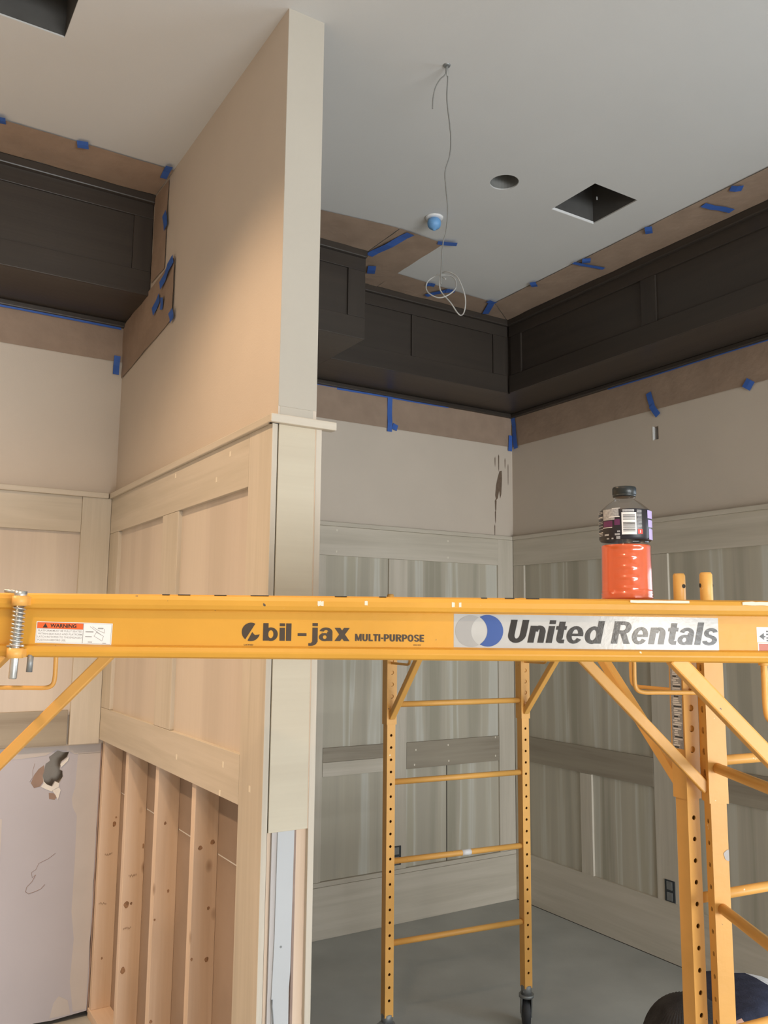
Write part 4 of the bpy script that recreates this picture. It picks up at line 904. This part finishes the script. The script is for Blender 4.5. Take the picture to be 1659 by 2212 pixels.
low += [(0.0432, 0.0985)]
body = low+[(0.0422, 0.101), (0.0408, 0.104), (0.0435, 0.1065), (0.0455, 0.110), (0.0458, 0.155), (0.0440, 0.161), (0.0405, 0.165), (0.030, 0.174), (0.0205, 0.1805), (0.0180, 0.183), (0.0180, 0.1845), (0.0195, 0.185), (0.0195, 0.1865), (0.0165, 0.187), (0.0165, 0.192)]
MB().lathe([(max(0.001, r-0.0012), z+0.0006) for r, z in low], 72, (0, 0, 0), MT['liquid'], rf).build('orange_liquid', None, bot)
MB().lathe(body, 72, (0, 0, 0), MT['clear'], rf).build('clear_body', None, bot)
cp = [(0.0185, 0.1872), (0.0203, 0.1878), (0.0205, 0.1905), (0.0198, 0.1912), (0.0206, 0.192), (0.0206, 0.203), (0.0196, 0.2052), (0.012, 0.2056)]
MB().lathe(cp, 60, (0, 0, 0), MT['capk'], lambda r, a, z: r+(0.0004*math.cos(30*a) if 0.1915 < z < 0.2035 else 0)).build('bottle_cap', None, bot)
mb = MB(); rl = 0.0462
mb.lathe([(0.0440, 0.1072), (rl, 0.1105), (rl, 0.155), (0.0446, 0.1612)], 64, (0, 0, 0), MT['labelk'], None, True, False)
def patch(x0, x1, y0, y1, m, lift=0.0003):
    """zoomed-photo pixel columns and rows of the label"""
    ax = [math.asin(max(-0.995, min(0.995, (x-722)/424.0))) for x in (x0, x1)]; z0, z1 = (2040-y1)*0.00011, (2040-y0)*0.00011
    n = 6; R_ = rl+lift
    mb.grid(lambda u, v: (R_*math.sin(ax[0]+(ax[1]-ax[0])*u), -R_*math.cos(ax[0]+(ax[1]-ax[0])*u), z0+(z1-z0)*v), n, 1, MT[m])
patch(668, 897, 640, 995, 'lwhite'); patch(685, 865, 592, 632, 'lgrey')
for y, h in ((672, 8), (690, 5), (703, 10), (722, 5), (738, 4), (752, 7), (800, 12), (820, 16), (846, 6), (862, 5), (876, 8), (892, 4), (908, 10), (926, 6), (940, 5)): patch(690, 875, y, y+h, 'ink', 0.0006)
patch(383, 625, 577, 700, 'lgrey'); patch(383, 560, 700, 752, 'lgrey'); patch(480, 640, 697, 712, 'lwhite', 0.0006); patch(520, 650, 566, 574, 'lwhite')
patch(385, 525, 765, 860, 'lpurple'); patch(375, 520, 866, 876, 'lwhite'); patch(555, 640, 745, 840, 'lpurple')
for y in range(600, 890, 22): patch(905, 980, y, y+12, 'lgrey')
for q in ((915, 988, 908, 985),): patch(*q, 'lred')
patch(946, 958, 925, 968, 'lwhite', 0.0006)
for q in ((1070, 1142, 592, 722), (1076, 1143, 745, 862), (1086, 1143, 888, 1062)): patch(*q, 'llav')
for y in (600, 622, 683, 700, 760, 785, 835, 880, 936, 960, 985): patch(302, 372, y, y+9, 'lwhite' if y in (683, 936) else 'lgrey')
patch(596, 640, 930, 955, 'lgrey'); patch(558, 636, 972, 1003, 'lgrey'); patch(398, 465, 975, 1003, 'lgrey'); patch(578, 640, 1020, 1062, 'lgrey'); patch(430, 470, 1040, 1060, 'lgrey'); patch(505, 535, 1040, 1062, 'lgrey')
mb.build('wrap_label', None, bot)

# ------------------------------------------------------------------ kneeling person behind the scaffold
fh = Vector((fw.x, fw.y, 0)).normalized()
def Q(r, d, z): return rt*r+fh*d+Vector((0, 0, z))
PL = Q(1.22, 2.9, 0)
per = thing('person', 'person kneeling low in a navy sweatshirt and charcoal knit cap, behind the near posts', 'person', PL)
J = {}; EDG = []
def j(n, p, r, par=None, mt='navy'):
    J[n] = (Vector(p), r, par, mt)
side = Vector((0.30, 0.95, 0)).normalized()        # across the body in (right, depth)
sd = rt*side.x+fh*side.y
j('pelvis', Q(1.36, 2.90, 0.51), 0.140, None, 'jeans')
j('waist', Q(1.155, 2.78, 0.605), 0.128, 'pelvis', 'rag')
j('chest', Q(0.975, 2.69, 0.645), 0.140, 'waist')
j('neck', Q(0.905, 2.575, 0.63), 0.060, 'chest', 'skin')
j('head', Q(0.88, 2.53, 0.625), 0.090, 'neck', 'skin')
j('brow', Q(0.845, 2.49, 0.60), 0.087, 'head', 'skin')
for s, t in ((1, 'a'), (-1, 'b')):
    o = sd*s
    j('sh'+t, J['chest'][0]+o*0.17+Vector((0, 0, -0.02)), 0.062, 'chest')
    j('el'+t, J['chest'][0]+o*0.24-rt*0.02-fh*0.02+Vector((0, 0, -0.27)), 0.046, 'sh'+t)
    j('wr'+t, Q(0.88, 2.55, 0.060)+o*0.19, 0.030, 'el'+t)
    j('hand'+t, Q(0.82, 2.51, 0.032)+o*0.175, 0.030, 'wr'+t, 'skin')
    j('hip'+t, J['pelvis'][0]+o*0.10+Vector((0, 0, -0.03)), 0.105, 'pelvis', 'jeans')
    j('knee'+t, Q(1.08, 2.76, 0.085)+o*0.14, 0.070, 'hip'+t, 'jeans')
    j('shin'+t, Q(1.27, 2.91, 0.065)+o*0.12, 0.058, 'knee'+t, 'jeans')
    j('ankle'+t, Q(1.45, 3.05, 0.055)+o*0.11, 0.043, 'shin'+t, 'boot')
    j('toe'+t, Q(1.53, 3.11, 0.045)+o*0.11, 0.042, 'ankle'+t, 'boot')
    hd = J['hand'+t][0]
    for q in range(4):
        f0 = hd-rt*0.02-fh*0.014+o*(0.027-0.018*q)
        j(f'f{t}{q}a', f0+Vector((0, 0, 0.004)), 0.0095, 'hand'+t, 'skin')
        L_ = (0.034, 0.042, 0.038, 0.028)[q]
        j(f'f{t}{q}b', f0-rt*L_*0.8-fh*L_*0.5+Vector((0, 0, -0.006)), 0.0085, f'f{t}{q}a', 'skin')
        j(f'f{t}{q}c', f0-rt*L_*1.3-fh*L_*0.8+Vector((0, 0, -0.016)), 0.0075, f'f{t}{q}b', 'skin')
    th = hd-o*s*0+sd*(-s)*0.03*1.0
    j(f't{t}a', th+Vector((0, 0, 0.0)), 0.011, 'hand'+t, 'skin'); j(f't{t}b', th-rt*0.03-fh*0.01+sd*(-s)*0.012+Vector((0, 0, -0.012)), 0.009, f't{t}a', 'skin')
names = list(J); idx = {n: i for i, n in enumerate(names)}
me = bpy.data.meshes.new('body'); me.from_pydata([J[n][0]-PL for n in names], [(idx[n], idx[J[n][2]]) for n in names if J[n][2]], [])
ob = bpy.data.objects.new('tmp_body', me); C.objects.link(ob)
md = ob.modifiers.new('skin', 'SKIN'); md.use_smooth_shade = True
for n in names:
    sv = me.skin_vertices[0].data[idx[n]]; sv.radius = (J[n][1], J[n][1]); sv.use_root = (n == 'pelvis')
md2 = ob.modifiers.new('sub', 'SUBSURF'); md2.levels = 2; md2.render_levels = 2
dg = bpy.context.evaluated_depsgraph_get(); dg.update()
bm_ = bpy.data.meshes.new_from_object(ob.evaluated_get(dg)); bpy.data.objects.remove(ob)
keys = ['navy', 'jeans', 'skin', 'rag', 'boot']
bm_.materials.clear()
for k_ in keys: bm_.materials.append(MT[k_])
segs = [(J[n][0]-PL, J[J[n][2]][0]-PL, J[n][3], J[n][1]) for n in names if J[n][2] and n not in ('chest', 'waist')]
ca, wa, pa = (J[n][0]-PL for n in ('chest', 'waist', 'pelvis')); mid = wa.lerp(ca, 0.06); md3 = wa.lerp(pa, 0.45)      # the sweatshirt rides up over a white shirt tail
segs += [(ca, mid, 'navy', 0.13), (mid, md3, 'rag', 0.13), (md3, pa, 'jeans', 0.13)]
for p in bm_.polygons:
    c = p.center; best = None
    for a, b, mt, r in segs:
        d = b-a; t = max(0, min(1, (c-a).dot(d)/d.length_squared)); q = (c-(a+d*t)).length-r
        if best is None or q < best[0]: best = (q, mt)
    p.material_index = keys.index(best[1]); p.use_smooth = True
bo = bpy.data.objects.new('body', bm_); C.objects.link(bo); bo.parent = per
hc = (J['head'][0]*0.6+J['brow'][0]*0.4)-PL
axis = Vector((0, 0, 1))*0.86-(rt*0.2+fh*0.15); axis.normalize()
capM = Matrix.Translation(hc) @ Vector((0, 0, 1)).rotation_difference(axis).to_matrix().to_4x4()
cp_ = [(0.132*math.cos(t), 0.150*math.sin(t)+0.0) for t in [PI/2*i/16 for i in range(16)]]+[(0.004, 0.150)]
cp_ = [(0.126, -0.045), (0.138, -0.044), (0.141, -0.02), (0.138, 0.0)]+cp_[1:]
mb = MB(); mb.lathe(cp_, 240, (0, 0, 0), MT['knit'], lambda r, a, z: r*(1+0.022*math.cos(48*a)) if r > 0.02 else r)
kc = mb.build('knit_cap', None, per); kc.matrix_basis = capM
# face under the cap
fd = (-(rt*0.72+fh*0.55)+Vector((0, 0, -0.45))).normalized(); fs = fd.cross(Vector((0, 0, 1))).normalized(); fu = fs.cross(fd)
fc = hc+fd*0.084
MB().tube([fc+fu*0.015, fc+fd*0.018-fu*0.012, fc+fd*0.004-fu*0.022], [0.007, 0.013, 0.009], 8).build('nose', MT['skin'], per)
for g in (-1, 1): MB().tube([fc+fs*g*0.033+fu*0.012-fd*0.012, fc+fs*g*0.033+fu*0.012-fd*0.002], [0.012, 0.007], 10).build('eye', MT['ink'], per)
MB().tube([fc+fs*0.022-fu*0.045-fd*0.006, fc-fu*0.047+fd*0.0, fc-fs*0.022-fu*0.045-fd*0.006], 0.005, 8).build('mouth', MT['sred'], per)
for g in (-1, 1): MB().tube([hc+fs*g*0.086+fu*0.01, hc+fs*g*0.095-fu*0.005, hc+fs*g*0.09-fu*0.03], [0.012, 0.015, 0.008], 8).build('ear', MT['skin'], per)
